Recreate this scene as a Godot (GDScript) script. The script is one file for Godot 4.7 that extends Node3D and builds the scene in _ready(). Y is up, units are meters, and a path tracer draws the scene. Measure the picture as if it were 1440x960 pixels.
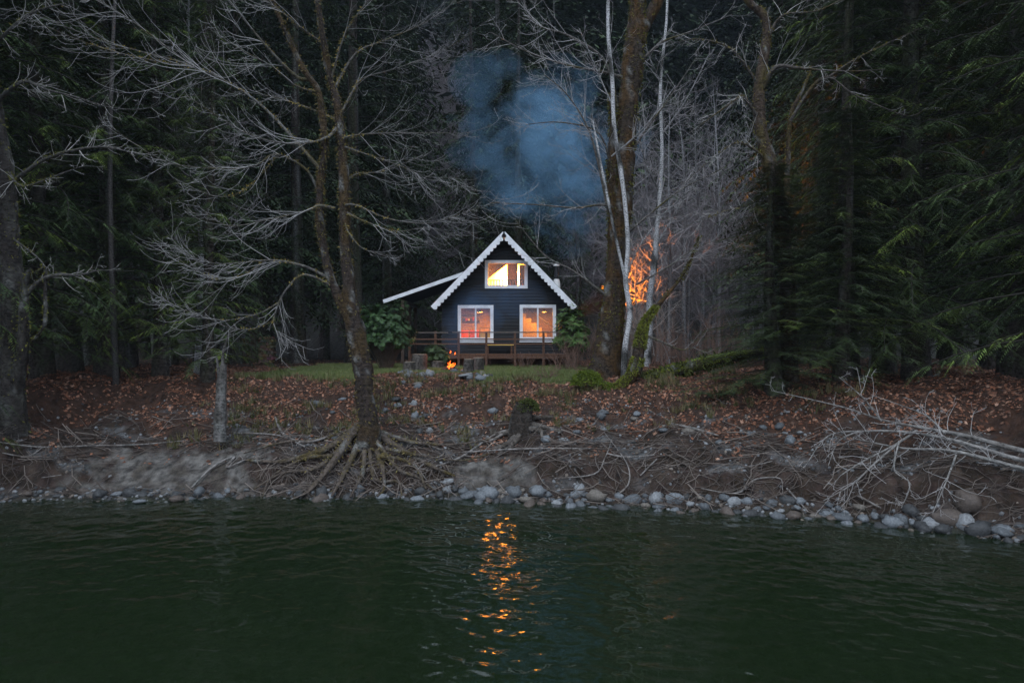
extends Node3D
# A dark lakeside cabin at dusk: camera over the river, looking at the bank (-z). Water level is y = 0.

const EYE := 3.6
var rng := RandomNumberGenerator.new()
var na := FastNoiseLite.new()
var nb := FastNoiseLite.new()
var mats := {}
var taken := {}


class MB:
	var v := PackedVector3Array()
	var n := PackedVector3Array()
	var c := PackedColorArray()
	var ix := PackedInt32Array()

	func tri(a: Vector3, b: Vector3, d: Vector3, col: Color) -> void:
		var m := (d - a).cross(b - a).normalized()
		var k := v.size()
		v.append(a); v.append(b); v.append(d)
		n.append(m); n.append(m); n.append(m)
		c.append(col); c.append(col); c.append(col)
		ix.append(k); ix.append(k + 1); ix.append(k + 2)

	func quad(a: Vector3, b: Vector3, d: Vector3, e: Vector3, col: Color) -> void:
		var m := (d - a).cross(b - a).normalized()
		var k := v.size()
		v.append(a); v.append(b); v.append(d); v.append(e)
		for q in 4:
			n.append(m); c.append(col)
		ix.append(k); ix.append(k + 1); ix.append(k + 2)
		ix.append(k); ix.append(k + 2); ix.append(k + 3)

	# a pointed leaf: base, direction, sideways, length, width
	func kite(p: Vector3, d: Vector3, s: Vector3, l: float, w: float, col: Color) -> void:
		var q := p + d * (l * 0.45)
		quad(p, q + s * (w * 0.5), p + d * l, q - s * (w * 0.5), col)

	func box(t: Transform3D, size: Vector3, col := Color.WHITE) -> void:
		var h := size * 0.5
		var p := []
		for q in 8:
			p.append(t * Vector3(h.x if q & 1 else -h.x, h.y if q & 2 else -h.y, h.z if q & 4 else -h.z))
		for f in [[0, 2, 3, 1], [4, 5, 7, 6], [0, 4, 6, 2], [1, 3, 7, 5], [0, 1, 5, 4], [2, 6, 7, 3]]:
			quad(p[f[3]], p[f[2]], p[f[1]], p[f[0]], col)

	func bx(at: Vector3, size: Vector3, col := Color.WHITE) -> void:
		box(Transform3D(Basis(), at), size, col)

	func tube(pts: PackedVector3Array, rad: PackedFloat32Array, sides: int, cols: PackedColorArray, cap := false) -> void:
		var last := pts.size() - 1
		if last < 1:
			return
		var t := (pts[1] - pts[0]).normalized()
		var u := t.cross(Vector3.UP if absf(t.y) < 0.9 else Vector3.RIGHT).normalized()
		var first := v.size()
		for i in last + 1:
			t = (pts[mini(i + 1, last)] - pts[maxi(i - 1, 0)]).normalized()
			u = (u - t * u.dot(t)).normalized()
			var w := t.cross(u)
			for k in sides:
				var a := TAU * k / sides
				var o := u * cos(a) + w * sin(a)
				v.append(pts[i] + o * rad[i])
				n.append(o)
				c.append(cols[mini(i, cols.size() - 1)])
		for i in last:
			for k in sides:
				var a := first + i * sides + k
				var b := first + i * sides + (k + 1) % sides
				ix.append(a); ix.append(a + sides); ix.append(b)
				ix.append(b); ix.append(a + sides); ix.append(b + sides)
		if cap:
			for e in [0, last]:
				var at: int = first + e * sides
				for k in range(1, sides - 1):
					if e == 0:
						tri(v[at], v[at + k], v[at + k + 1], cols[0])
					else:
						tri(v[at], v[at + k + 1], v[at + k], cols[cols.size() - 1])

	func mesh() -> ArrayMesh:
		var m := ArrayMesh.new()
		if v.is_empty():
			return m
		var a := []
		a.resize(Mesh.ARRAY_MAX)
		a[Mesh.ARRAY_VERTEX] = v
		a[Mesh.ARRAY_NORMAL] = n
		a[Mesh.ARRAY_COLOR] = c
		a[Mesh.ARRAY_INDEX] = ix
		m.add_surface_from_arrays(Mesh.PRIMITIVE_TRIANGLES, a)
		return m


# ---------------------------------------------------------------- helpers
func numbered(called: String) -> String:
	var k: int = taken.get(called, 0)
	taken[called] = k + 1
	return called if k == 0 else "%s_%03d" % [called, k]


func thing(called: String, label: String, category: String, at := Vector3.ZERO, group := "", turn := 0.0) -> Node3D:
	var o := Node3D.new()
	o.name = numbered(called)
	add_child(o)
	o.position = at
	o.rotation.y = turn
	tag(o, label, category, group)
	return o


func tag(o: Node, label: String, category: String, group := "") -> void:
	o.set_meta("label", label)
	o.set_meta("category", category)
	if group:
		o.set_meta("group", group)


func put(called: String, m: Mesh, mat: Material, parent: Node, at := Vector3.ZERO) -> MeshInstance3D:
	var o := MeshInstance3D.new()
	o.name = numbered(called) if parent == self else called
	o.mesh = m
	o.material_override = mat
	parent.add_child(o, true)
	o.position = at
	return o


func part(called: String, b: MB, mat: Material, parent: Node) -> MeshInstance3D:
	return put(called, b.mesh(), mat, parent)


func bar(called: String, at: Vector3, size: Vector3, mat: Material, parent: Node) -> MeshInstance3D:
	var b := MB.new()
	b.bx(Vector3.ZERO, size)
	return put(called, b.mesh(), mat, parent, at)


func copy(o: Node3D, called: String, at: Vector3, turn: float, scl: Vector3, label := "", group := "") -> Node3D:
	var r: Node3D = o.duplicate()
	r.name = numbered(called)
	add_child(r)
	r.transform = Transform3D(Basis.from_euler(Vector3(0, turn, 0)).scaled_local(scl), at)
	if label:
		r.set_meta("label", label)
	if group:
		r.set_meta("group", group)
	return r


func lin(r: float, g: float, b: float) -> Color:
	return Color(r, g, b).linear_to_srgb()


func noise_tex(freq: float, lo: Color, mid: Color, hi: Color, seed_ := 1, size := 512, kind := 0) -> NoiseTexture2D:
	var f := FastNoiseLite.new()
	f.seed = seed_
	f.noise_type = FastNoiseLite.TYPE_SIMPLEX_SMOOTH if kind == 0 else FastNoiseLite.TYPE_CELLULAR
	f.frequency = freq
	f.fractal_octaves = 5
	f.fractal_gain = 0.6
	var g := Gradient.new()
	g.offsets = PackedFloat32Array([0.15, 0.5, 0.85])
	g.colors = PackedColorArray([lo, mid, hi])
	var t := NoiseTexture2D.new()
	t.width = size
	t.height = size
	t.seamless = true
	t.noise = f
	t.color_ramp = g
	return t


func mat(key: String, col: Color, rough := 0.9, tex: Texture2D = null, scl := 1.0, bump: Texture2D = null, depth := 1.0, vcol := true) -> StandardMaterial3D:
	var m := StandardMaterial3D.new()
	m.resource_name = key
	m.albedo_color = col
	m.roughness = rough
	m.metallic_specular = 0.35
	m.vertex_color_use_as_albedo = vcol
	if tex or bump:
		m.uv1_triplanar = true
		m.uv1_world_triplanar = true
		m.uv1_scale = Vector3.ONE * scl
		m.albedo_texture = tex
		if bump:
			m.heightmap_enabled = true
			m.heightmap_texture = bump
			m.heightmap_scale = depth
	mats[key] = m
	return m


func make_materials() -> void:
	var W := Color.WHITE
	var speckle := noise_tex(0.02, Color(0.62, 0.62, 0.62), Color(0.86, 0.86, 0.86), W, 3)
	var coarse := noise_tex(0.012, Color(0.45, 0.45, 0.45), Color(0.8, 0.8, 0.8), W, 5)
	var bumps := noise_tex(0.02, Color.BLACK, Color(0.5, 0.5, 0.5), W, 8)
	var fine := noise_tex(0.05, Color.BLACK, Color(0.5, 0.5, 0.5), W, 9)
	var grain := noise_tex(0.03, Color(0.5, 0.5, 0.5), Color(0.82, 0.82, 0.82), W, 12)
	mat("ground", W, 0.95, coarse, 0.55, bumps, 6.0)
	mat("bark", W, 0.95, coarse, 1.3, bumps, 3.0)
	mat("twig", W, 0.8)
	mat("birch", W, 0.8, noise_tex(0.016, Color(0.13, 0.12, 0.11), Color(0.9, 0.9, 0.9), W, 21), 2.2)
	mat("needle", W, 0.75)
	var leaf := mat("leaf", W, 0.55)
	leaf.backlight_enabled = true
	leaf.backlight = Color(0.2, 0.25, 0.1)
	mat("moss", W, 1.0)
	mat("litter", W, 0.85)
	mat("stone", W, 0.62, speckle, 2.0, fine, 0.25)
	mat("siding", lin(0.017, 0.02, 0.027), 0.6, grain, 1.5)
	mat("roof", lin(0.03, 0.032, 0.036), 0.85, coarse, 1.0)
	mat("white_paint", lin(0.74, 0.76, 0.8), 0.55, noise_tex(0.006, Color(0.9, 0.9, 0.9), Color(0.96, 0.96, 0.96), W, 31), 0.5)
	mat("deck_wood", lin(0.16, 0.085, 0.055), 0.75, grain, 1.2)
	mat("grey_wood", lin(0.2, 0.17, 0.15), 0.85, grain, 1.6)
	mat("panel_wood", lin(0.36, 0.2, 0.09), 0.6, grain, 1.0)
	mat("stair_wood", lin(0.62, 0.4, 0.14), 0.6, grain, 1.0)
	mat("plaster", lin(0.7, 0.55, 0.36), 0.8)
	mat("dark_metal", lin(0.03, 0.03, 0.032), 0.5).metallic = 0.4
	mat("pale_metal", lin(0.72, 0.72, 0.72), 0.5)
	mat("red_cloth", lin(0.42, 0.06, 0.035), 0.9)
	mat("yellow_cloth", lin(0.75, 0.5, 0.12), 0.9)
	mat("dark_thing", lin(0.06, 0.04, 0.03), 0.7)
	mat("log_end", lin(0.4, 0.33, 0.26), 0.9, grain, 4.0)
	mat("ash", lin(0.05, 0.045, 0.045), 1.0, coarse, 2.0)
	var g := mat("glass", Color(0.85, 0.9, 0.9, 0.04), 0.02, null, 1.0, null, 1.0, false)
	g.transparency = BaseMaterial3D.TRANSPARENCY_ALPHA
	g.metallic_specular = 0.28
	var w := mat("water", Color(lin(0.0068, 0.0142, 0.0046), 0.72), 0.03, null, 1.0, null, 1.0, false)
	w.transparency = BaseMaterial3D.TRANSPARENCY_ALPHA
	w.metallic_specular = 0.42
	var fl := mat("flame", lin(0.9, 0.3, 0.05), 1.0, null, 1.0, null, 1.0, false)
	fl.emission_enabled = true
	fl.emission = Color(1.0, 0.38, 0.1)
	fl.emission_energy_multiplier = 2.0
	var bu := mat("bulb", lin(1, 0.7, 0.4), 0.8, null, 1.0, null, 1.0, false)
	bu.emission_enabled = true
	bu.emission = Color(1.0, 0.62, 0.25)
	bu.emission_energy_multiplier = 6.0


# ---------------------------------------------------------------- the lie of the land
func P(px: float, py: float, d: float) -> Vector3:
	return Vector3((px - 720.0) / 960.0 * d, EYE + (480.0 - py) / 960.0 * d, -d)


func curve(x: float, xs: Array, ys: Array) -> float:
	if x <= xs[0]:
		return ys[0]
	for i in range(1, xs.size()):
		if x < xs[i]:
			var t: float = (x - xs[i - 1]) / (xs[i] - xs[i - 1])
			return lerpf(ys[i - 1], ys[i], t * t * (3.0 - 2.0 * t) * 0.5 + t * 0.5)
	return ys[ys.size() - 1]


func shore(x: float) -> float:
	return curve(x, [-40.0, -20.0, -14.0, -12.0, -6.0, -1.3, 2.8, 6.3, 8.0, 9.2, 10.8, 13.5, 18.0, 40.0], [-4.0, 3.0, 11.8, 15.4, 15.75, 15.7, 14.7, 14.0, 13.2, 12.3, 11.6, 7.5, 2.5, -6.0]) + 0.28 * na.get_noise_2d(x * 14.0, 3.0)


func height(x: float, d: float) -> float:
	var s := d - shore(x)
	var y := curve(s, [-30.0, -9.0, -2.0, 0.0, 0.45, 0.95, 1.7, 3.0, 4.0, 5.0, 6.0, 7.5, 12.0], [-2.2, -1.7, -0.6, 0.0, 0.22, 0.72, 1.0, 1.32, 1.72, 2.12, 2.36, 2.43, 2.45])
	var rough := clampf((s + 1.0) / 2.5, 0.0, 1.0)
	var calm := clampf((d - 21.0) / 3.0, 0.0, 1.0) * clampf((11.0 - absf(x + 2.0)) / 3.0, 0.0, 1.0)
	y += rough * (1.0 - 0.85 * calm) * (0.24 * na.get_noise_2d(x * 9.0, d * 9.0) + 0.13 * nb.get_noise_2d(x * 30.0, d * 30.0) + 0.05 * nb.get_noise_2d(x * 95.0, d * 95.0))
	# the low sandy shelf at the left and the small one in the middle
	var shelf := maxf(clampf(1.3 - absf(x + 8.3) / 2.2, 0.0, 1.0), clampf(1.5 - absf(x + 0.55) / 0.9, 0.0, 1.0) * 0.8)
	if shelf > 0.0 and s > 0.0 and s < 2.6:
		y = lerpf(y, minf(y, s * 0.43 + 0.03 * nb.get_noise_2d(x * 60.0, d * 60.0)), shelf)
	if d > 44.0:
		var far := d - 44.0
		y += far * far / (far + 26.0) * 0.86 + minf(far, 30.0) * 0.15 * na.get_noise_2d(x * 1.5, d * 1.5)
	return y


func ground(x: float, z: float) -> Vector3:
	return Vector3(x, height(x, -z), z)


# where the sight line through a pixel meets the ground
func G(px: float, py: float) -> Vector3:
	var d := 10.0
	while d < 60.0:
		var p := P(px, py, d)
		if p.y <= maxf(height(p.x, d), 0.0):
			return p
		d += 0.04
	return P(px, py, 60.0)


func is_lawn(x: float, d: float) -> float:
	var e := 0.9 * nb.get_noise_2d(x * 12.0, d * 12.0) + 0.5 * nb.get_noise_2d(x * 45.0, d * 45.0)
	var near := 21.6 + (1.0 if x > -4.6 and x < -1.2 else 0.0) * 3.0 + e * 1.1
	return clampf(minf(minf(d - near, 34.0 - d), minf(x + 9.3 + e, 3.1 - x + e)) * 1.6, 0.0, 1.0)


func sand(x: float, d: float) -> float:
	var s := d - shore(x)
	var e := 0.5 * nb.get_noise_2d(x * 40.0, d * 40.0) + 0.5 * na.get_noise_2d(x * 70.0, d * 70.0)
	var a := minf(1.0 - absf((x + 8.3) / 2.3), 1.0 - absf((s - 1.0) / 0.95)) + e
	var b := minf(1.0 - absf((x + 0.55) / 1.0), 1.0 - absf((s - 0.85) / 0.7)) + e
	return clampf(maxf(a, b) * 3.0, 0.0, 1.0)


func ground_color(x: float, d: float) -> Color:
	var s := d - shore(x)
	var k := nb.get_noise_2d(x * 50.0, d * 50.0)
	var k2 := na.get_noise_2d(x * 22.0 + 70.0, d * 22.0)
	var soil := Color(0.038, 0.024, 0.018)
	var col := soil.lerp(Color(0.07, 0.048, 0.039), clampf(0.5 + k * 1.6, 0, 1))
	if s < 0.3:
		col = col.lerp(Color(0.045, 0.05, 0.036), clampf((0.3 - s) * 2.0, 0, 1))
	if s > 2.2:
		col = col.lerp(Color(0.07, 0.038, 0.026), clampf((s - 2.2) * 0.8 + k2 * 1.6, 0, 1))
	col = col.lerp(Color(0.15, 0.15, 0.152), clampf((nb.get_noise_2d(x * 16.0 + 300.0, d * 40.0) - 0.3) * 5.0, 0, 1) * clampf(minf(s, 4.0 - s), 0, 1))
	col = col.lerp(Color(0.17, 0.158, 0.146).lerp(Color(0.085, 0.072, 0.062), clampf(0.35 + k * 2.0, 0, 1)), sand(x, d))
	col = col.lerp(Color(0.085, 0.125, 0.035).lerp(Color(0.13, 0.13, 0.05), clampf(0.5 + k2, 0, 1)), is_lawn(x, d))
	if d > 42.0:
		col = Color(0.05, 0.045, 0.04)
	return col


func steps(list: Array) -> PackedFloat32Array:
	# [from, to, step] runs joined end to end
	var out := PackedFloat32Array()
	for r in list:
		var k := 0
		while r[0] + k * r[2] < r[1] - 1e-4:
			out.append(r[0] + k * r[2])
			k += 1
	out.append(list[list.size() - 1][1])
	return out


func sheet(xs: PackedFloat32Array, ds: PackedFloat32Array, f: Callable, colf: Callable) -> ArrayMesh:
	var b := MB.new()
	var w := xs.size()
	var h := ds.size()
	b.v.resize(w * h)
	b.n.resize(w * h)
	b.c.resize(w * h)
	for j in h:
		for i in w:
			b.v[j * w + i] = Vector3(xs[i], f.call(xs[i], ds[j]), -ds[j])
			b.c[j * w + i] = colf.call(xs[i], ds[j])
	for j in h:
		for i in w:
			var l := b.v[j * w + maxi(i - 1, 0)]
			var r := b.v[j * w + mini(i + 1, w - 1)]
			var u := b.v[maxi(j - 1, 0) * w + i]
			var o := b.v[mini(j + 1, h - 1) * w + i]
			b.n[j * w + i] = (r - l).cross(o - u).normalized()
	for j in h - 1:
		for i in w - 1:
			var a := j * w + i
			b.ix.append_array(PackedInt32Array([a, a + w, a + 1, a + 1, a + w, a + w + 1]))
	return b.mesh()


func wave(x: float, d: float) -> float:
	var y := 0.016 * na.get_noise_2d(x * 22.0 + 9.0, d * 38.0)
	y += 0.0098 * nb.get_noise_2d(x * 92.0 + d * 14.0, d * 110.0)
	y += 0.0018 * nb.get_noise_2d(x * 170.0 + 50.0, d * 300.0)
	return y


# ---------------------------------------------------------------- plants
func mixc(a: Color, b: Color, t: float) -> Color:
	return a.lerp(b, clampf(t, 0.0, 1.0))


func rnd(a: float, b: float) -> float:
	return rng.randf_range(a, b)


func rdir() -> Vector3:
	return Vector3(rnd(-1, 1), rnd(-1, 1), rnd(-1, 1)).normalized()


# smooth a few control points [px, py, depth, radius] into a path
func trace(ctrl: Array, sub := 5) -> Array:
	var pts := PackedVector3Array()
	var rad := PackedFloat32Array()
	var q := []
	for a in ctrl:
		q.append(a if a[0] is Vector3 else [P(a[0], a[1], a[2]), a[3]])
	for i in q.size() - 1:
		var p0: Vector3 = q[maxi(i - 1, 0)][0]
		var p1: Vector3 = q[i][0]
		var p2: Vector3 = q[i + 1][0]
		var p3: Vector3 = q[mini(i + 2, q.size() - 1)][0]
		for k in sub:
			var t := float(k) / sub
			pts.append(p1.cubic_interpolate(p2, p0, p3, t))
			rad.append(lerpf(q[i][1], q[i + 1][1], t))
	pts.append(q[q.size() - 1][0])
	rad.append(q[q.size() - 1][1])
	return [pts, rad]


# a stem with uneven bark: patches of moss and pale lichen over brown
func stem(b: MB, path: Array, sides: int, base: Color, patch: Color, amount: float, knobs := 0.12) -> void:
	var pts: PackedVector3Array = path[0]
	var rad: PackedFloat32Array = path[1]
	var first := b.v.size()
	b.tube(pts, rad, sides, PackedColorArray([base]))
	var k := 0
	for i in range(first, b.v.size()):
		var at := b.v[i]
		var f := nb.get_noise_3d(at.x * 60.0, at.y * 35.0, at.z * 60.0)
		var g := na.get_noise_3d(at.x * 90.0 + 40.0, at.y * 60.0, at.z * 90.0)
		b.v[i] = at + b.n[i] * (rad[k / sides] * knobs * (f + g))
		var col := mixc(base, patch, (f + amount) * 2.6)
		b.c[i] = mixc(col, Color(0.22, 0.22, 0.21), (g - 0.38) * 6.0)
		k += 1


# a bent twig with side twigs; bends down and then sweeps up at the tip
func twig(b: MB, p: Vector3, d: Vector3, l: float, r: float, level: int, o: Dictionary) -> void:
	var segs := 8 if l > 0.9 else (4 if l > 0.3 else 3)
	var pts := PackedVector3Array([p])
	var rad := PackedFloat32Array([r])
	var dirs := [d]
	var bend: Vector3 = rdir() * o.jit
	for i in segs:
		var t := float(i) / segs
		d = (d + (bend + rdir() * o.jit) / segs * 2.0 + Vector3.UP * (lerpf(-float(o.sag), float(o.lift), t) / segs * 2.0)).normalized()
		p += d * (l / segs)
		pts.append(p)
		rad.append(maxf(r * (1.0 - 0.75 * (t + 1.0 / segs)), 0.0032))
		dirs.append(d)
	var shade: float = rnd(0.65, 1.25)
	var col: Color = o.col
	b.tube(pts, rad, 4 if r > 0.012 else 3, PackedColorArray([Color(col.r * shade, col.g * shade, col.b * shade)]))
	if level <= 0:
		return
	var count := int(maxf(2.0, l * o.dense * rnd(0.75, 1.25)))
	for k in count:
		var t := rnd(0.18, 0.98)
		var i := mini(int(t * segs), segs - 1)
		var at := pts[i].lerp(pts[i + 1], t * segs - i)
		var side: Vector3 = dirs[i + 1].cross(rdir()).normalized()
		var nd: Vector3 = (dirs[i + 1] * rnd(0.6, 1.1) + side * rnd(0.45, 0.9)).normalized()
		twig(b, at, nd, l * rnd(0.28, 0.58) * (1.1 - 0.5 * t), maxf(rad[i] * 0.6, 0.0042), level - 1, o)


# side twigs all along a limb
func clothe(b: MB, path: Array, per_m: float, l: float, level: int, o: Dictionary, from := 0.2) -> void:
	var pts: PackedVector3Array = path[0]
	var rad: PackedFloat32Array = path[1]
	var total := 0.0
	for i in pts.size() - 1:
		total += pts[i].distance_to(pts[i + 1])
	for k in int(total * per_m):
		var t := rnd(from, 1.0)
		var f := t * (pts.size() - 1)
		var i := mini(int(f), pts.size() - 2)
		var d := (pts[i + 1] - pts[i]).normalized()
		var side := d.cross(rdir()).normalized()
		twig(b, pts[i].lerp(pts[i + 1], f - i), (d * rnd(0.3, 1.0) * float(o.get("along", 1.0)) + side * 0.8).normalized(), l * rnd(0.5, 1.2) * (1.15 - 0.55 * t), clampf(rad[i] * 0.42, 0.0045, 0.011), level, o)


# shaggy moss over a limb: short hanging blades
func mossy(b: MB, path: Array, per_m: float, size: float, col: Color, thick := 1.0, above := -0.3) -> void:
	var pts: PackedVector3Array = path[0]
	var rad: PackedFloat32Array = path[1]
	for i in pts.size() - 1:
		var d := pts[i + 1] - pts[i]
		var l := d.length()
		d /= maxf(l, 1e-5)
		for k in int(l * per_m + rng.randf()):
			var o := d.cross(rdir()).normalized()
			if o.y < above:
				continue
			var at := pts[i] + d * (l * rng.randf())
			if nb.get_noise_3d(at.x * 70.0, at.y * 70.0, at.z * 70.0) < rnd(-0.45, 0.1):
				continue
			var dir := (o * 0.7 + Vector3.DOWN * rnd(0.1, 0.9) + rdir() * 0.5).normalized()
			var f := rnd(0.6, 1.4)
			b.kite(at + o * (rad[i] * rnd(0.85, 1.0) * thick), dir, dir.cross(rdir()).normalized(), size * rnd(0.6, 1.5), size * 0.45, Color(col.r * f, col.g * f * rnd(0.92, 1.05), col.b * f))


func conifer(H: float, low: float, R: float, branches: int, fronds: int, leaflets: int, fl: float, droop: float, col: Color, tip: Color, thick: float) -> Array:
	var trunk := MB.new()
	var pts := PackedVector3Array()
	var rad := PackedFloat32Array()
	for i in 13:
		var t := i / 12.0
		pts.append(Vector3(0.12 * sin(t * 5.0), t * H - 0.3 * (1.0 - t), 0.12 * cos(t * 4.0) - 0.12))
		rad.append(thick * (1.0 - t) + 0.015 + (thick * 0.35 if i == 0 else 0.0))
	stem(trunk, [pts, rad], 10, Color(0.085, 0.07, 0.06), Color(0.06, 0.065, 0.035), 0.0)
	var b := MB.new()
	var limbs := MB.new()
	for k in branches:
		var t := pow((k + rng.randf()) / branches, 0.85)
		var y := lerpf(low, H * 0.985, t)
		var a := k * 2.39996 + rnd(-0.5, 0.5)
		var out := Vector3(cos(a), 0, sin(a))
		var L := R * pow(1.0 - t, 0.75) * rnd(0.55, 1.12) + 0.35
		var line := PackedVector3Array()
		var lr := PackedFloat32Array()
		var sway := out.cross(Vector3.UP) * rnd(-0.4, 0.4)
		var lift := rnd(0.0, 0.34) if leaflets > 15 else 0.12
		for i in 6:
			var q := i / 5.0
			line.append(Vector3(0, y, 0) + out * (L * q) + sway * (L * q * q) + Vector3.UP * (L * (lift * q - droop * q * q)))
			lr.append(0.007 + L * 0.007 * (1.0 - q))
		limbs.tube(line, lr, 3, PackedColorArray([Color(0.035, 0.03, 0.024)]))
		var tone := rnd(0.45, 1.5)
		var bright := rng.randf() < 0.14
		var n := int(maxf(5.0, fronds * L / R))
		for f in n:
			var q := 0.16 + 0.84 * (f + rng.randf()) / n
			var i := mini(int(q * 5.0), 4)
			var at := line[i].lerp(line[i + 1], q * 5.0 - i)
			var along := (line[i + 1] - line[i]).normalized()
			var side := along.cross(Vector3.UP).normalized() * (1.0 if f % 2 else -1.0)
			var d := (along * rnd(0.4, 1.0) + side * rnd(0.35, 1.25) * (1.0 - 0.4 * q) + Vector3.DOWN * rnd(0.0, 0.75)).normalized()
			var l := fl * rnd(0.6, 1.25) * (1.1 - 0.4 * q)
			var flat := d.cross(Vector3.UP).normalized()
			var g := mixc(col, tip, (rnd(0.3, 0.9) if bright else rnd(0.0, 0.16))) * (tone * rnd(0.8, 1.2))
			for m in leaflets:
				var u := (m + 0.6) / leaflets
				var sgn := 1.0 if m % 2 else -1.0
				var ld := (d * 0.75 + flat * (sgn * 0.8) + Vector3.DOWN * rnd(0.0, 0.35)).normalized()
				var ll := l * (0.42 if leaflets < 15 else 0.3) * (1.15 - 0.75 * u)
				b.kite(at + d * (l * u) + Vector3.DOWN * (l * 0.25 * u * u), ld, (ld.cross(Vector3.UP) + rdir() * 0.4).normalized(), ll, ll * (0.34 if leaflets < 15 else 0.2), g)
	return [trunk.mesh(), limbs.mesh(), b.mesh()]


func conifer_thing(called: String, label: String, shape: Array, at: Vector3, turn: float, scl: Vector3, group := "") -> Node3D:
	var t := thing(called, label, "tree", at, group)
	put("trunk", shape[0], mats.bark, t)
	put("limbs", shape[1], mats.twig, t)
	put("crown", shape[2], mats.needle, t)
	t.transform = Transform3D(Basis.from_euler(Vector3(0, turn, 0)).scaled_local(scl), at)
	return t


func bare_shape(H: float, r: float, limbs: int, col: Color, bark: Color, lean := 0.05, low := 0.25, dense := 3.2) -> Array:
	var trunk := MB.new()
	var pts := PackedVector3Array()
	var rad := PackedFloat32Array()
	var off := Vector3(rnd(-lean, lean), 0, rnd(-lean, lean)) * H
	for i in 11:
		var t := i / 10.0
		pts.append(Vector3(0, t * H - 0.2 * (1.0 - t), 0) + off * (t * t) + Vector3(sin(t * 7.0 + H), 0, cos(t * 6.0 + H)) * 0.12)
		rad.append(r * (1.0 - t * 0.92))
	stem(trunk, [pts, rad], 7, bark, bark * 0.45, 0.05)
	var b := MB.new()
	var o := {"jit": 0.35, "sag": 0.0, "lift": 0.35, "dense": dense, "col": col}
	for k in limbs:
		var t := lerpf(low, 0.98, (k + rng.randf()) / limbs)
		var i := mini(int(t * 10.0), 9)
		var a := k * 2.39996 + rnd(-0.4, 0.4)
		var d := Vector3(cos(a), rnd(0.35, 1.1), sin(a)).normalized()
		twig(b, pts[i].lerp(pts[i + 1], t * 10.0 - i), d, H * 0.24 * (1.15 - 0.7 * t) * rnd(0.7, 1.2), r * 0.32 * (1.1 - t) + 0.006, 2, o)
	return [trunk.mesh(), b.mesh()]


func bare_thing(called: String, label: String, shape: Array, bark: Material, at: Vector3, turn: float, s: float, group := "") -> Node3D:
	var t := thing(called, label, "tree", at, group)
	put("trunk", shape[0], bark, t)
	put("crown", shape[1], mats.twig, t)
	t.transform = Transform3D(Basis.from_euler(Vector3(0, turn, 0)).scaled_local(Vector3.ONE * s), at)
	return t


func leafy_bush(rx: float, ry: float, rosettes: int, leaf: float, col: Color) -> Array:
	var stems := MB.new()
	var b := MB.new()
	for k in rosettes:
		var u := rdir()
		u.y = absf(u.y) * 1.25 - 0.15
		var f := pow(rng.randf(), 0.4)
		var bump := 1.0 + 0.35 * na.get_noise_3d(u.x * 60.0, u.y * 60.0, u.z * 60.0)
		var at := Vector3(u.x * rx, (u.y * 0.5 + 0.5) * ry, u.z * rx) * (Vector3(f, 1, f) * bump)
		if k % 4 == 0:
			var root := Vector3(rnd(-0.2, 0.2), -0.05, rnd(-0.2, 0.2))
			stems.tube(PackedVector3Array([root, root.lerp(at, 0.5) + Vector3(0, 0.15, 0), at]), PackedFloat32Array([0.025, 0.015, 0.006]), 3, PackedColorArray([Color(0.1, 0.075, 0.055)]))
		var up := (u + Vector3.UP * 0.6 + rdir() * 0.4).normalized()
		var side := up.cross(rdir()).normalized()
		var tone := rnd(0.55, 1.35)
		for m in 8:
			var a := TAU * m / 8.0 + rnd(-0.2, 0.2)
			var d := (side.rotated(up, a) + up * rnd(0.0, 0.5) + Vector3.DOWN * 0.25).normalized()
			var g := tone * rnd(0.85, 1.15)
			b.kite(at, d, d.cross(up).normalized(), leaf * rnd(0.7, 1.2), leaf * 0.36, Color(col.r * g, col.g * g, col.b * g))
	return [stems.mesh(), b.mesh()]


func fern(at: Vector3, label: String, s: float) -> void:
	var t := thing("sword_fern", label, "fern", at)
	for k in 15:
		var a := TAU * k / 15.0 + rnd(-0.2, 0.2)
		var d := Vector3(cos(a), 0, sin(a))
		var b := MB.new()
		var l := s * rnd(0.75, 1.15)
		var g := rnd(0.7, 1.25)
		for m in 16:
			var u := m / 16.0
			var p := d * (l * u) + Vector3.UP * (l * (1.0 * u - 0.95 * u * u) + 0.03)
			for sg in [-1.0, 1.0]:
				var ld: Vector3 = (d.cross(Vector3.UP) * sg + d * 0.35 + Vector3.DOWN * 0.1).normalized()
				b.kite(p, ld, d, l * 0.22 * sin(PI * (0.12 + 0.86 * u)), l * 0.05, Color(0.03, 0.068, 0.02) * g)
		part("frond", b, mats.leaf, t)


func stone_mesh(sd: int, flatness: float) -> Mesh:
	var st := SurfaceTool.new()
	st.begin(Mesh.PRIMITIVE_TRIANGLES)
	st.set_smooth_group(0)
	var rows := 7
	var cols := 10
	var pos := func(j: int, i: int) -> Vector3:
		var th := PI * j / rows
		var ph := TAU * (i % cols) / cols
		var u := Vector3(sin(th) * cos(ph), cos(th), sin(th) * sin(ph))
		if j == 0 or j == rows:
			u = Vector3(0, cos(th), 0)
		var f := 1.0 + 0.42 * na.get_noise_3d(u.x * 60.0 + sd * 77.0, u.y * 60.0, u.z * 60.0)
		return u * f * Vector3(1, flatness, 0.8)
	for j in rows:
		for i in cols:
			var a: Vector3 = pos.call(j, i)
			var b: Vector3 = pos.call(j, i + 1)
			var c: Vector3 = pos.call(j + 1, i)
			var d: Vector3 = pos.call(j + 1, i + 1)
			if j > 0:
				for q in [a, c, b]:
					st.add_vertex(q)
			if j < rows - 1:
				for q in [b, c, d]:
					st.add_vertex(q)
	st.generate_normals()
	return st.commit()


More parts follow.
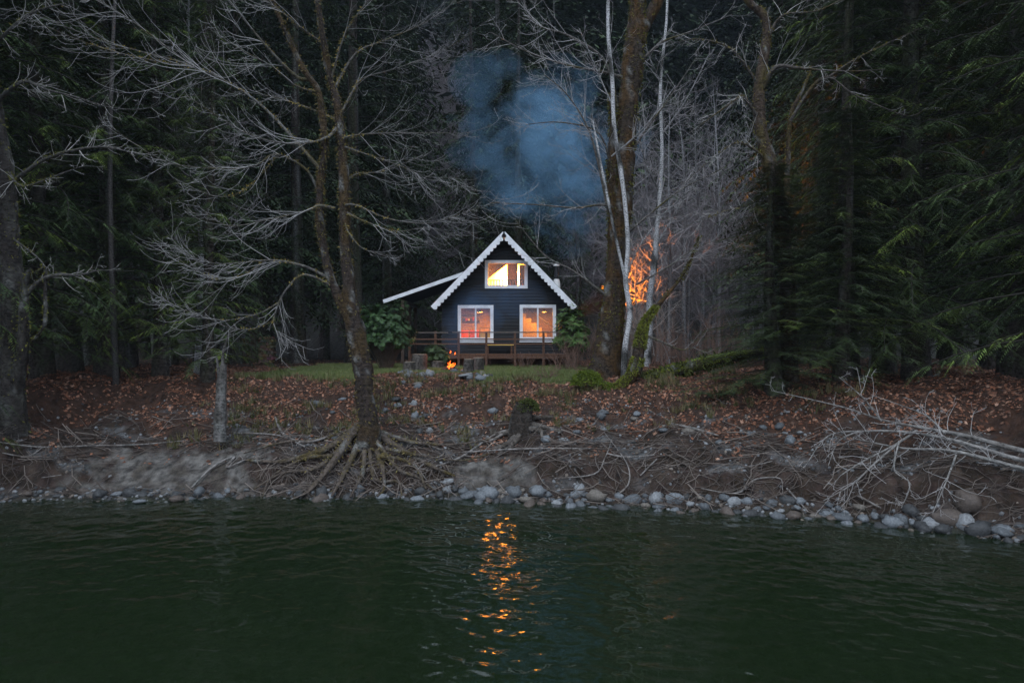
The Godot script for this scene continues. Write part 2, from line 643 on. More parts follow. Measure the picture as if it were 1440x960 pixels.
# ---------------------------------------------------------------- the cabin (its own axes: x right, y up from the lawn, z towards the river)
func build_cabin() -> void:
	var cab := thing("cabin", "small black gabled cabin with white trim and lit windows", "cabin", Vector3(-0.37, 2.45, -32.0))
	var ridge := 6.12
	var slope := 1.035
	var wins := [[-2.17, -0.5, 1.18, 2.85], [0.73, 2.43, 1.2, 2.87], [-0.9, 1.1, 3.63, 4.95]]
	# front wall of lapped boards, cut round the windows
	var fw := Node3D.new()
	fw.name = "front_wall"
	cab.add_child(fw)
	var boards := []
	for k in 4:
		var m: StandardMaterial3D = mats.siding.duplicate()
		var f: float = [0.65, 0.95, 1.2, 1.55][k]
		m.albedo_color = lin(0.0095 * f, 0.0105 * f, 0.0135 * f)
		boards.append(m)
	var row := 0.15
	var y := 0.56
	while y < ridge - 0.2:
		var top := y + row
		var half := minf(2.92, (ridge - 0.03 - y - row * 0.5) / slope)
		var cuts := []
		for w in wins:
			if top > w[2] + 0.13 and y < w[3] - 0.13:
				cuts.append([w[0] + 0.1, w[1] - 0.1])
		var from := -half
		cuts.append([half, 99.0])
		for cgap in cuts:
			if cgap[0] - from > 0.05:
				var b := MB.new()
				b.box(Transform3D(Basis.from_euler(Vector3(-0.2, 0, 0)), Vector3.ZERO), Vector3(cgap[0] - from, row + 0.014, 0.026))
				put("plank", b.mesh(), boards[rng.randi() % 4], fw, Vector3((from + cgap[0]) / 2.0, y + row / 2.0, rnd(-0.004, 0.004)))
			from = cgap[1]
		y = top
	# side and back walls, floors
	bar("side_wall", Vector3(-2.88, 1.75, -3.96), Vector3(0.1, 2.4, 7.8), mats.panel_wood, cab)
	var sw := bar("side_wall", Vector3(2.88, 1.75, -3.96), Vector3(0.1, 2.4, 7.8), mats.panel_wood, cab)
	bar("cladding", Vector3(0.075, 0, 0), Vector3(0.05, 2.5, 7.9), mats.siding, sw)
	bar("back_wall", Vector3(0, 1.75, -7.8), Vector3(5.6, 2.4, 0.1), mats.panel_wood, cab)
	bar("floor", Vector3(0, 0.5, -3.95), Vector3(5.76, 0.12, 7.8), mats.panel_wood, cab)
	bar("loft_floor", Vector3(0, 3.1, -3.95), Vector3(5.76, 0.14, 7.8), mats.panel_wood, cab)
	bar("foundation", Vector3(0, 0.2, -3.9), Vector3(5.5, 0.47, 7.4), mats.dark_thing, cab)
	var gb := MB.new()
	gb.tri(Vector3(-2.9, 2.95, -7.76), Vector3(0, ridge - 0.1, -7.76), Vector3(2.9, 2.95, -7.76), Color.WHITE)
	gb.tri(Vector3(-2.9, 2.95, -7.86), Vector3(2.9, 2.95, -7.86), Vector3(0, ridge - 0.1, -7.86), Color.WHITE)
	part("back_gable", gb, mats.panel_wood, cab)
	# roof
	var run := 3.32
	for s in [-1.0, 1.0]:
		var a := atan(slope)
		var l := run / cos(a)
		var b := MB.new()
		b.box(Transform3D(Basis.from_euler(Vector3(0, 0, -s * a)), Vector3(s * (run / 2.0 + 0.035), ridge - slope * run / 2.0 + 0.03, -3.75)), Vector3(l, 0.1, 8.9))
		part("roof_slope", b, mats.roof, cab)
		# scalloped bargeboard
		var bb := MB.new()
		var d := Vector3(s * cos(a), -sin(a), 0)
		var dn := Vector3(-s * sin(a), -cos(a), 0)
		var start := Vector3(0, ridge + 0.04, 0.72)
		var prev := []
		var n := 22 * 6
		for i in n + 1:
			var u := l * i / n
			var dep := 0.15 + 0.085 * absf(sin(PI * i / 6.0))
			var inset := u
			var p0 := start + d * inset + dn * (-0.055)
			var p1 := start + d * inset + dn * dep
			if i == 0:
				p1.x = 0.0
				p1.y = start.y - 0.28
			if i > 0:
				var o := Vector3(0, 0, -0.035)
				bb.quad(prev[0], p0, p1, prev[1], Color.WHITE)
				bb.quad(prev[0] + o, prev[1] + o, p1 + o, p0 + o, Color.WHITE)
				bb.quad(prev[1], p1, p1 + o, prev[1] + o, Color.WHITE)
				bb.quad(prev[0], prev[0] + o, p0 + o, p0, Color.WHITE)
			prev = [p0, p1]
		part("bargeboard", bb, mats.white_paint, cab)
	# windows
	for k in 3:
		var w: Array = wins[k]
		var wn := Node3D.new()
		wn.name = "window"
		cab.add_child(wn, true)
		wn.position = Vector3((w[0] + w[1]) / 2.0, (w[2] + w[3]) / 2.0, 0.0)
		var ww: float = w[1] - w[0]
		var wh: float = w[3] - w[2]
		var t := 0.15
		bar("frame_rail", Vector3(0, wh / 2 - t / 2, 0.03), Vector3(ww, t, 0.09), mats.white_paint, wn)
		bar("frame_rail", Vector3(0, -wh / 2 + t / 2, 0.03), Vector3(ww, t, 0.09), mats.white_paint, wn)
		bar("frame_stile", Vector3(-ww / 2 + t / 2, 0, 0.033), Vector3(t, wh - 0.01, 0.09), mats.white_paint, wn)
		bar("frame_stile", Vector3(ww / 2 - t / 2, 0, 0.033), Vector3(t, wh - 0.01, 0.09), mats.white_paint, wn)
		if k < 2:
			bar("mullion", Vector3(0.0, 0, 0.01), Vector3(0.075, wh - 2 * t, 0.06), mats.white_paint, wn)
			bar("sill", Vector3(0, -wh / 2 - 0.06, 0.06), Vector3(ww + 0.02, 0.045, 0.12), mats.white_paint, wn)
			for s in [-1.0, 1.0]:
				bar("pane", Vector3(s * (ww - 2 * t) / 4.0, 0, 0), Vector3((ww - 2 * t) / 2.0, wh - 2 * t, 0.004), mats.glass, wn)
		else:
			bar("pane", Vector3.ZERO, Vector3(ww - 2 * t, wh - 2 * t, 0.004), mats.glass, wn)
	# stove pipe on the right slope
	var pipe := Node3D.new()
	pipe.name = "chimney"
	cab.add_child(pipe)
	pipe.position = Vector3(2.52, 3.5, -1.0)
	var b2 := MB.new()
	b2.tube(PackedVector3Array([Vector3(0, -0.35, 0), Vector3(0, 0.42, 0), Vector3(0, 0.6, 0), Vector3(0, 0.66, 0)]), PackedFloat32Array([0.19, 0.19, 0.15, 0.12]), 14, PackedColorArray([Color.WHITE]), true)
	part("flashing", b2, mats.pale_metal, pipe)
	b2 = MB.new()
	b2.tube(PackedVector3Array([Vector3(0, 0.4, 0), Vector3(0, 1.25, 0)]), PackedFloat32Array([0.105, 0.105]), 14, PackedColorArray([Color.WHITE]), true)
	part("flue", b2, mats.dark_metal, pipe)
	b2 = MB.new()
	b2.tube(PackedVector3Array([Vector3(0, 1.3, 0), Vector3(0, 1.34, 0), Vector3(0, 1.42, 0)]), PackedFloat32Array([0.15, 0.15, 0.02]), 14, PackedColorArray([Color.WHITE]), true)
	part("cap", b2, mats.pale_metal, pipe)
	# lean-to on the left
	var lean := Node3D.new()
	lean.name = "lean_to"
	cab.add_child(lean)
	var la := atan2(4.52 - 3.08, 4.15)
	var mid := Vector3(-3.78, 3.8, -1.0)
	var lb := Basis.from_euler(Vector3(0, 0, la))
	var q := MB.new()
	q.box(Transform3D(lb, mid + Vector3(0, 0.03, -2.52)), Vector3(4.4, 0.09, 5.0))
	part("roof_slope", q, mats.roof, lean)
	q = MB.new()
	q.box(Transform3D(lb, mid), Vector3(4.4, 0.17, 0.04))
	part("fascia", q, mats.white_paint, lean)
	for pz in [-1.2, -3.4, -5.6]:
		bar("post", Vector3(-4.95, 1.5, pz), Vector3(0.14, 3.1, 0.14), mats.dark_thing, lean)
	bar("beam", Vector3(-4.95, 3.1, -3.5), Vector3(0.14, 0.16, 4.8), mats.dark_thing, lean)
	# deck
	var deck := Node3D.new()
	deck.name = "deck"
	cab.add_child(deck)
	for k in 11:
		bar("plank", Vector3(-0.56, 0.56 + rnd(-0.002, 0.002), 0.11 + k * 0.142), Vector3(7.4, 0.04, 0.134), mats.deck_wood, deck)
	bar("rim_joist", Vector3(-0.56, 0.46, 1.63), Vector3(7.4, 0.15, 0.05), mats.deck_wood, deck)
	for x in [-4.18, -3.03, -2.0, -0.77, 0.5, 1.77, 2.88]:
		bar("post", Vector3(x, 0.78, 1.7), Vector3(0.1, 1.65, 0.085), mats.deck_wood, deck)
		if x > -2.5:
			bar("post", Vector3(x + 0.13, 0.1, 1.0), Vector3(0.1, 0.75, 0.1), mats.deck_wood, deck)
	bar("hand_rail", Vector3(-3.33, 1.545, 1.7), Vector3(1.7, 0.045, 0.14), mats.grey_wood, deck)
	bar("hand_rail", Vector3(0.42, 1.555, 1.7), Vector3(5.4, 0.05, 0.14), mats.grey_wood, deck)
	for yy in [1.25, 1.04]:
		bar("rail", Vector3(-0.62, yy, 1.765), Vector3(7.2, 0.06, 0.035), mats.deck_wood, deck)
	# bench along the middle of the deck
	bar("bench_seat", Vector3(-0.2, 1.0, 0.42), Vector3(1.3, 0.05, 0.4), mats.yellow_cloth, deck)
	for x in [-0.75, 0.35]:
		bar("bench_leg", Vector3(x, 0.77, 0.42), Vector3(0.08, 0.4, 0.3), mats.deck_wood, deck)
	# staircase seen through the right window
	var stair := Node3D.new()
	stair.name = "staircase"
	cab.add_child(stair)
	for k in 8:
		var h := 2.45 - k * 0.235
		bar("step", Vector3(0.42 + k * 0.26, 0.56 + h / 2.0, -2.6), Vector3(0.258, h, 0.9), mats.stair_wood, stair)
	q = MB.new()
	q.tube(PackedVector3Array([Vector3(0.9, 3.0, -2.1), Vector3(2.75, 1.6, -2.1)]), PackedFloat32Array([0.03, 0.03]), 6, PackedColorArray([Color.WHITE]))
	part("hand_rail", q, mats.dark_thing, stair)
	bar("partition", Vector3(0.02, 1.8, -4.7), Vector3(0.08, 2.44, 3.0), mats.panel_wood, cab)
	bar("inner_wall", Vector3(1.42, 1.8, -3.3), Vector3(2.7, 2.44, 0.08), mats.panel_wood, cab)
	bar("kitchen_wall", Vector3(-1.43, 1.8, -3.6), Vector3(2.78, 2.44, 0.08), mats.panel_wood, cab)
	# loft: bright end wall behind a partition with an open door slit, and a balustrade
	bar("loft_wall", Vector3(0, 4.05, -1.5), Vector3(2.1, 1.75, 0.08), mats.plaster, cab)
	var lp := MB.new()
	for z in [-0.6, -0.65]:
		var c4 := [Vector3(-1.12, 3.86, z), Vector3(-1.12, 4.9, z), Vector3(0.16, 5.1, z), Vector3(0.16, 4.86, z)]
		if z < -0.62:
			c4.reverse()
		lp.quad(c4[0], c4[1], c4[2], c4[3], Color.WHITE)
	lp.quad(Vector3(-1.12, 3.86, -0.6), Vector3(0.16, 4.86, -0.6), Vector3(0.16, 4.86, -0.65), Vector3(-1.12, 3.86, -0.65), Color.WHITE)
	part("loft_lining", lp, mats.panel_wood, cab)
	bar("loft_partition", Vector3(0.39, 4.2, -0.9), Vector3(0.52, 2.0, 0.06), mats.panel_wood, cab)
	bar("loft_partition", Vector3(1.07, 4.0, -0.9), Vector3(0.69, 1.7, 0.06), mats.panel_wood, cab)
	var bal := Node3D.new()
	bal.name = "balustrade"
	cab.add_child(bal)
	bar("hand_rail", Vector3(0, 4.05, -0.3), Vector3(2.6, 0.045, 0.06), mats.dark_thing, bal)
	bar("bottom_rail", Vector3(0, 3.8, -0.3), Vector3(2.6, 0.04, 0.05), mats.dark_thing, bal)
	for k in 16:
		bar("baluster", Vector3(-1.05 + k * 0.14, 3.92, -0.3), Vector3(0.05, 0.23, 0.04), mats.dark_thing, bal)


func lamp(called: String, label: String, at: Vector3, energy: float, col: Color, kind: String) -> void:
	var t := thing(called, label, "lamp", at)
	var b := MB.new()
	if kind == "pendant":
		b.tube(PackedVector3Array([Vector3(0, 0.05, 0), Vector3(0, 0.35, 0)]), PackedFloat32Array([0.008, 0.008]), 5, PackedColorArray([Color.WHITE]))
		b.tube(PackedVector3Array([Vector3(0, -0.02, 0), Vector3(0, 0.09, 0)]), PackedFloat32Array([0.14, 0.03]), 12, PackedColorArray([Color.WHITE]))
		part("shade", b, mats.dark_metal, t)
	elif kind == "floor":
		b.tube(PackedVector3Array([Vector3(0, -0.92, 0), Vector3(0, -0.06, 0)]), PackedFloat32Array([0.015, 0.015]), 6, PackedColorArray([Color.WHITE]))
		b.tube(PackedVector3Array([Vector3(0, -0.92, 0), Vector3(0, -0.9, 0)]), PackedFloat32Array([0.12, 0.11]), 12, PackedColorArray([Color.WHITE]), true)
		part("stand", b, mats.dark_metal, t)
	else:
		b.bx(Vector3(-0.07, 0.0, 0), Vector3(0.04, 0.16, 0.1))
		b.bx(Vector3(-0.02, 0.075, 0), Vector3(0.14, 0.02, 0.12))
		part("bracket", b, mats.dark_metal, t)
	var s := SphereMesh.new()
	s.radius = 0.05
	s.height = 0.1
	s.radial_segments = 12
	s.rings = 6
	put("bulb", s, mats.bulb, t)
	var l: Light3D = SpotLight3D.new() if kind == "wall" else OmniLight3D.new()
	l.name = "glow"
	l.light_color = col
	l.light_energy = energy
	l.light_size = 0.04
	l.set_param(Light3D.PARAM_RANGE, 25.0)
	l.set_param(Light3D.PARAM_ATTENUATION, 2.0)
	l.shadow_enabled = true
	t.add_child(l)
	if kind == "wall":
		l.spot_angle = 17.0
		l.spot_angle_attenuation = 0.6
		l.basis = Basis.looking_at(Vector3(3.75, 2.15, 2.2))


func furnish() -> void:
	var o := Vector3(-0.37, 2.45, -32.0)
	var warm := Color(1.0, 0.66, 0.19)
	lamp("pendant_lamp", "pendant lamp inside the ground floor behind the left window", o + Vector3(-1.2, 2.62, -1.7), 7.5, warm, "pendant")
	lamp("pendant_lamp", "pendant lamp inside by the staircase behind the right window", o + Vector3(1.95, 2.62, -1.5), 3.8, warm, "pendant")
	lamp("floor_lamp", "floor lamp in the loft behind the upper window", o + Vector3(0.36, 4.1, -1.17), 95.0, Color(1.0, 0.66, 0.22), "floor")
	lamp("wall_lamp", "outdoor lamp on the right side wall under the eave", o + Vector3(3.1, 2.2, -5.2), 820.0, Color(1.0, 0.54, 0.11), "wall")
	# armchairs
	for k in 2:
		var t := thing("armchair", ["red armchair behind the left window, beside the wall", "red armchair behind the left window, nearer the table"][k], "chair", o + Vector3(-2.05 + k * 0.55, 0.56, -2.1 + 0.4 * k), "red armchairs")
		bar("seat", Vector3(0, 0.32, 0), Vector3(0.45, 0.22, 0.5), mats.red_cloth, t)
		bar("backrest", Vector3(0, 0.75, -0.22), Vector3(0.45, 0.8, 0.12), mats.red_cloth, t)
		for s in [-1.0, 1.0]:
			bar("armrest", Vector3(s * 0.25, 0.45, 0.02), Vector3(0.09, 0.4, 0.5), mats.red_cloth, t)
			bar("leg", Vector3(s * 0.2, 0.1, 0.2), Vector3(0.05, 0.2, 0.05), mats.dark_thing, t)
	var t2 := thing("dining_table", "table under a yellow cloth behind the left window", "table", o + Vector3(-0.78, 0.56, -1.6))
	bar("tabletop", Vector3(0, 0.97, 0), Vector3(0.8, 0.05, 0.7), mats.yellow_cloth, t2)
	bar("cloth_front", Vector3(0, 0.86, 0.36), Vector3(0.8, 0.2, 0.01), mats.yellow_cloth, t2)
	for s in [-1.0, 1.0]:
		bar("leg", Vector3(s * 0.33, 0.47, 0.25), Vector3(0.06, 0.94, 0.06), mats.dark_thing, t2)
		bar("leg", Vector3(s * 0.33, 0.47, -0.25), Vector3(0.06, 0.94, 0.06), mats.dark_thing, t2)
	var t3 := thing("wall_shelf", "dark wall shelf with jars behind the left window", "shelf", o + Vector3(-1.75, 2.2, -3.4))
	bar("board", Vector3(0, 0, 0), Vector3(0.9, 0.04, 0.25), mats.dark_thing, t3)
	bar("board", Vector3(0, 0.3, 0), Vector3(0.9, 0.04, 0.25), mats.dark_thing, t3)
	for k in 7:
		var h := rnd(0.1, 0.22)
		bar("jar", Vector3(-0.36 + k * 0.12, 0.02 + h / 2.0, 0), Vector3(0.08, h, 0.1), [mats.dark_thing, mats.red_cloth, mats.plaster][k % 3], t3)
	var t4 := thing("cupboard", "low wooden cupboard behind the left window, against the back wall", "cupboard", o + Vector3(-0.8, 0.56, -3.3))
	bar("carcass", Vector3(0, 0.65, 0), Vector3(1.0, 1.3, 0.4), mats.dark_thing, t4)
	for s in [-1.0, 1.0]:
		bar("door", Vector3(s * 0.24, 0.65, 0.21), Vector3(0.44, 1.2, 0.02), mats.panel_wood, t4)


func build_fire() -> void:
	var c := G(632, 521)
	var t := thing("campfire", "small burning campfire on the lawn edge before the cabin", "fire", c)
	for k in 9:
		var a := TAU * k / 9.0 + rnd(-0.3, 0.3)
		var l := MB.new()
		l.tube(PackedVector3Array([Vector3(cos(a) * 0.34, 0.03, sin(a) * 0.34), Vector3(cos(a) * -0.05, rnd(0.12, 0.24), sin(a) * -0.05)]), PackedFloat32Array([0.045, 0.035]), 7, PackedColorArray([Color.WHITE]), true)
		part("log", l, mats.ash, t)
	for k in 11:
		var a := rng.randf() * TAU
		var r := rnd(0.0, 0.17)
		var h := rnd(0.1, 0.34) * (1.0 - r * 2.0)
		var pts := PackedVector3Array()
		var rad := PackedFloat32Array()
		for i in 6:
			var u := i / 5.0
			pts.append(Vector3(cos(a) * r + 0.05 * sin(u * 5.0 + k) + 0.1 * u, 0.08 + h * u, sin(a) * r))
			rad.append(0.032 * sin(PI * (0.22 + 0.77 * u)) * (1.0 - 0.5 * u))
		var f := MB.new()
		f.tube(pts, rad, 6, PackedColorArray([Color.WHITE]))
		part("flame", f, mats.flame, t)
	for e in [[0.02, 0.68], [0.2, 0.62]]:
		var f := MB.new()
		f.tube(PackedVector3Array([Vector3(e[0], e[1], 0), Vector3(e[0] + 0.03, e[1] + 0.05, 0), Vector3(e[0] + 0.02, e[1] + 0.1, 0)]), PackedFloat32Array([0.006, 0.018, 0.003]), 6, PackedColorArray([Color.WHITE]))
		part("flame", f, mats.flame, t)
	var l := OmniLight3D.new()
	l.name = "fire_glow"
	l.position = Vector3(0, 0.55, 0.1)
	l.light_color = Color(1.0, 0.45, 0.15)
	l.light_energy = 0.35
	l.light_size = 0.15
	l.omni_range = 15.0
	l.omni_attenuation = 2.0
	l.shadow_enabled = true
	t.add_child(l)
	# sawn log rounds used as seats
	var seats := [[590, 521, 0.3, 0.62, "tall pale-topped log seat left of the campfire"], [577, 522, 0.27, 0.36, "short log seat at the far left of the campfire"], [659, 524, 0.2, 0.5, "grey log seat just right of the campfire"], [672, 522, 0.24, 0.52, "broad dark log seat right of the campfire, with a stick on it"], [616, 518, 0.26, 0.3, "low log seat behind the campfire"]]
	for s in seats:
		var p := G(s[0], s[1])
		var n := thing("log_seat", s[4], "log seat", p, "log seats round the campfire")
		var b := MB.new()
		var r: float = s[2]
		var h: float = s[3]
		stem(b, [PackedVector3Array([Vector3(0, -0.1, 0), Vector3(0, h * 0.4, 0), Vector3(0.01, h, 0)]), PackedFloat32Array([r * 1.06, r, r * 0.97])], 14, Color(0.17, 0.15, 0.135), Color(0.07, 0.06, 0.05), 0.0, 0.08)
		part("bark", b, mats.bark, n)
		b = MB.new()
		b.tube(PackedVector3Array([Vector3(0, h - 0.05, 0), Vector3(0, h + 0.012, 0)]), PackedFloat32Array([r * 0.9, r * 0.9]), 14, PackedColorArray([Color.WHITE]), true)
		part("sawn_top", b, mats.log_end, n)


func smoke() -> void:
	var fm := FogMaterial.new()
	fm.resource_name = "smoke"
	fm.albedo = Color(0.6, 0.82, 1.0)
	fm.density = 0.1
	var faint: FogMaterial = fm.duplicate()
	faint.density = 0.042
	var t := thing("smoke_cloud", "blue smoke drifting up from the chimney above the cabin roof", "smoke", P(762, 205, 36.0))
	for k in 380:
		# a plume that leaves the flue, widens and drifts to the left
		var q := pow(rng.randf(), 0.7)
		var mid := Vector3(lerpf(787, 748, q * q) + 22.0 * sin(q * PI), lerpf(362, 178, q), lerpf(33.0, 36.5, q))
		var wide := lerpf(6.0, 68.0, pow(q, 0.8))
		var off := Vector2(rng.randfn(), rng.randfn()).limit_length(1.75)
		var f := FogVolume.new()
		f.name = "puff"
		f.shape = RenderingServer.FOG_VOLUME_SHAPE_ELLIPSOID
		var sz := lerpf(0.3, 0.5 + 2.0 * pow(rng.randf(), 1.5), q)
		f.size = Vector3(sz * rnd(0.8, 1.9), sz * rnd(0.6, 1.2), sz)
		f.material = fm if off.length() < 0.8 and k % 2 else faint
		t.add_child(f, true)
		f.rotation = Vector3(0, 0, rnd(-0.7, 0.7))
		f.position = P(mid.x + off.x * wide * 1.0, mid.y + off.y * wide * 0.8, mid.z + rng.randfn() * lerpf(0.1, 0.9, q)) - t.position
	var thin := FogMaterial.new()
	thin.resource_name = "thin_smoke"
	thin.albedo = Color(0.45, 0.68, 0.95)
	thin.density = 0.03
	var c := thing("smoke_wisp", "thin blue smoke rising from the campfire across the cabin front", "smoke", G(632, 521))
	for k in 26:
		var q := k / 25.0
		var f := FogVolume.new()
		f.name = "puff"
		f.shape = RenderingServer.FOG_VOLUME_SHAPE_ELLIPSOID
		var s := lerpf(0.35, 1.5, q) * rnd(0.8, 1.2)
		f.size = Vector3(s * 1.2, s, s)
		f.material = thin
		c.add_child(f, true)
		f.position = Vector3(0.15 + q * q * 1.9 + rnd(-1, 1) * q * 1.1, 0.6 + q * 2.3 + rnd(-0.2, 0.2), -q * 2.0)


# ---------------------------------------------------------------- near trees, traced
func near_maple() -> void:
	var t := thing("mossy_maple", "bare mossy maple with twin stems and spreading roots at the waterline", "tree", G(516, 632))
	var o := {"jit": 0.16, "sag": 0.6, "lift": 1.4, "dense": 2.2, "along": 2.2, "col": Color(0.27, 0.26, 0.255)}
	var D := 17.25
	var bark := Color(0.06, 0.047, 0.038)
	var mossc := Color(0.085, 0.068, 0.024)
	var trunk := MB.new()
	var stems := [
		[[516, 665, D, 0.42], [516, 632, D, 0.34], [517, 600, D, 0.26], [514, 560, D, 0.235], [508, 510, D, 0.235], [497, 455, D, 0.23], [490, 400, D, 0.15], [485, 340, D, 0.135], [484, 280, D, 0.13], [480, 210, D, 0.12], [475, 150, D, 0.105], [463, 105, D, 0.085], [452, 40, D - 0.3, 0.07], [440, -40, D - 0.5, 0.05]],
		[[503, 470, D, 0.19], [480, 425, D, 0.13], [463, 385, D, 0.105], [451, 320, D - 0.1, 0.1], [450, 260, D - 0.2, 0.09], [456, 200, D - 0.3, 0.08], [447, 130, D - 0.3, 0.07], [425, 95, D - 0.4, 0.07], [395, 30, D - 0.5, 0.05], [370, -30, D - 0.5, 0.035]],
	]
	for s in stems:
		var path := trace(s, 8)
		stem(trunk, path, 16, bark, Color(0.08, 0.052, 0.025), 0.05, 0.26)
	part("trunk", trunk, mats.bark, t).position = -t.position
	var moss := MB.new()
	for s in stems:
		mossy(moss, trace(s, 8), 190.0, 0.075, mossc)
	# limbs: [px, py, depth, radius] points, twig length, twigs per metre
	var limbs := [
		[[[440, 110, D, 0.07], [417, 108, D, 0.06], [370, 60, D - 0.4, 0.04], [322, 0, D - 0.8, 0.025], [300, -30, D - 1, 0.02]], 1.0, 5.0],
		[[[452, 240, D, 0.07], [372, 152, D + 0.2, 0.045], [310, 110, D, 0.036], [267, 90, D - 0.2, 0.03], [190, 33, D - 0.5, 0.022], [130, -5, D - 0.8, 0.015]], 1.3, 6.0],
		[[[300, 105, D, 0.03], [245, 85, D + 0.1, 0.024], [160, 62, D + 0.1, 0.018], [85, 35, D + 0.3, 0.012], [20, 8, D + 0.3, 0.007]], 1.0, 5.0],
		[[[278, 96, D, 0.024], [200, 82, D - 0.3, 0.018], [120, 60, D - 0.5, 0.012], [30, 22, D - 0.6, 0.006]], 1.0, 4.0],
		[[[474, 178, D, 0.06], [460, 193, D - 0.4, 0.055], [425, 202, D - 0.6, 0.03], [380, 198, D - 0.8, 0.022], [333, 180, D - 0.9, 0.015], [260, 133, D - 1.0, 0.008]], 0.8, 9.0],
		[[[453, 285, D, 0.05], [432, 240, D - 0.3, 0.042], [388, 217, D - 0.6, 0.034], [360, 232, D - 0.7, 0.022], [320, 237, D - 0.8, 0.016], [233, 227, D - 0.9, 0.012], [153, 177, D - 1.0, 0.006]], 0.8, 8.0],
		[[[388, 220, D - 0.6, 0.025], [350, 262, D - 0.8, 0.015], [310, 277, D - 0.9, 0.011], [266, 262, D - 1, 0.006]], 0.6, 5.0],
		[[[470, 293, D, 0.06], [448, 289, D - 0.5, 0.055], [432, 296, D - 0.6, 0.04], [384, 307, D - 0.7, 0.02], [318, 317, D - 0.8, 0.013], [274, 284, D - 0.9, 0.006]], 0.8, 9.0],
		[[[460, 390, D, 0.055], [427, 374, D - 0.3, 0.05], [385, 366, D - 0.5, 0.038], [350, 368, D - 0.6, 0.02], [300, 370, D - 0.7, 0.014], [255, 352, D - 0.8, 0.01], [232, 320, D - 0.9, 0.006]], 0.9, 11.0],
		[[[372, 366, D - 0.5, 0.028], [330, 392, D - 0.6, 0.017], [285, 385, D - 0.6, 0.012], [233, 352, D - 0.8, 0.006]], 0.8, 8.0],
		[[[466, 402, D, 0.045], [430, 386, D - 0.6, 0.04], [408, 400, D - 0.7, 0.034], [392, 425, D - 0.7, 0.03], [384, 455, D - 0.7, 0.02], [395, 470, D - 0.7, 0.013], [416, 484, D - 0.7, 0.007]], 0.7, 9.0],
		[[[392, 425, D - 0.7, 0.025], [360, 442, D - 0.8, 0.017], [310, 450, D - 0.9, 0.013], [262, 437, D - 1.0, 0.009], [226, 418, D - 1.0, 0.005]], 0.8, 11.0],
		[[[386, 450, D - 0.7, 0.02], [355, 462, D - 0.8, 0.013], [320, 460, D - 0.8, 0.009], [280, 440, D - 0.9, 0.005]], 0.6, 7.0],
		[[[483, 290, D, 0.055], [500, 288, D - 0.4, 0.03], [545, 307, D - 0.6, 0.022], [600, 314, D - 0.7, 0.015], [650, 300, D - 0.8, 0.01], [700, 283, D - 0.9, 0.005]], 0.9, 9.0],
		[[[484, 297, D, 0.04], [515, 312, D - 0.5, 0.022], [560, 325, D - 0.6, 0.014], [600, 320, D - 0.7, 0.009], [652, 334, D - 0.7, 0.005]], 0.8, 8.0],
		[[[484, 310, D, 0.035], [492, 330, D - 0.5, 0.02], [515, 352, D - 0.6, 0.013], [560, 360, D - 0.6, 0.006]], 0.5, 5.0],
		[[[481, 195, D, 0.05], [500, 190, D - 0.3, 0.026], [540, 187, D - 0.5, 0.02], [600, 187, D - 0.6, 0.014], [665, 187, D - 0.6, 0.006]], 0.8, 9.0],
		[[[481, 205, D, 0.045], [510, 215, D - 0.4, 0.024], [560, 232, D - 0.5, 0.016], [600, 248, D - 0.5, 0.01], [645, 250, D - 0.6, 0.005]], 0.8, 11.0],
		[[[477, 165, D, 0.045], [495, 130, D, 0.032], [510, 110, D + 0.2, 0.024], [560, 95, D + 0.3, 0.017], [625, 70, D + 0.4, 0.01], [690, 25, D + 0.5, 0.005]], 0.9, 7.0],
		[[[470, 125, D, 0.05], [500, 75, D + 0.2, 0.03], [545, 55, D + 0.3, 0.022], [600, 30, D + 0.3, 0.014], [655, -10, D + 0.4, 0.008]], 0.9, 7.0],
		[[[466, 110, D, 0.045], [484, 50, D - 0.3, 0.03], [510, 10, D - 0.5, 0.02], [540, -30, D - 0.6, 0.012]], 0.9, 6.0],
		[[[452, 60, D, 0.04], [425, 40, D - 0.6, 0.025], [390, 12, D - 0.9, 0.016], [350, -15, D - 1.1, 0.01]], 0.9, 7.0],
		[[[446, 130, D - 0.3, 0.04], [415, 120, D - 0.9, 0.025], [385, 95, D - 1.3, 0.018], [340, 70, D - 1.6, 0.012], [300, 45, D - 1.8, 0.006]], 0.9, 7.0],
		[[[476, 170, D, 0.04], [455, 160, D + 0.6, 0.025], [400, 140, D + 1.2, 0.018], [340, 128, D + 1.6, 0.01]], 0.9, 7.0],
		[[[482, 260, D, 0.04], [500, 245, D + 0.7, 0.025], [540, 240, D + 1.3, 0.015], [590, 220, D + 1.7, 0.008]], 0.9, 7.0],
	]
	var crown := MB.new()
	for l in limbs:
		var path := trace(l[0], 4)
		var b := MB.new()
		for i in path[1].size():
			path[1][i] *= 0.75
		stem(b, path, 6, Color(0.17, 0.16, 0.145), Color(0.12, 0.1, 0.045), -0.1, 0.1)
		part("limb", b, mats.bark, t).position = -t.position
		clothe(crown, path, l[2] * 0.45, l[1] * 1.9, 1, o, 0.25)
		clothe(crown, path, l[2] * 0.35, l[1] * 0.9, 2, o, 0.5)
		var head := [path[0].slice(0, 9), path[1].slice(0, 9)]
		mossy(moss, head, 110.0, 0.06, Color(0.16, 0.125, 0.035))
	part("crown", crown, mats.twig, t).position = -t.position
	part("moss", moss, mats.moss, t).position = -t.position
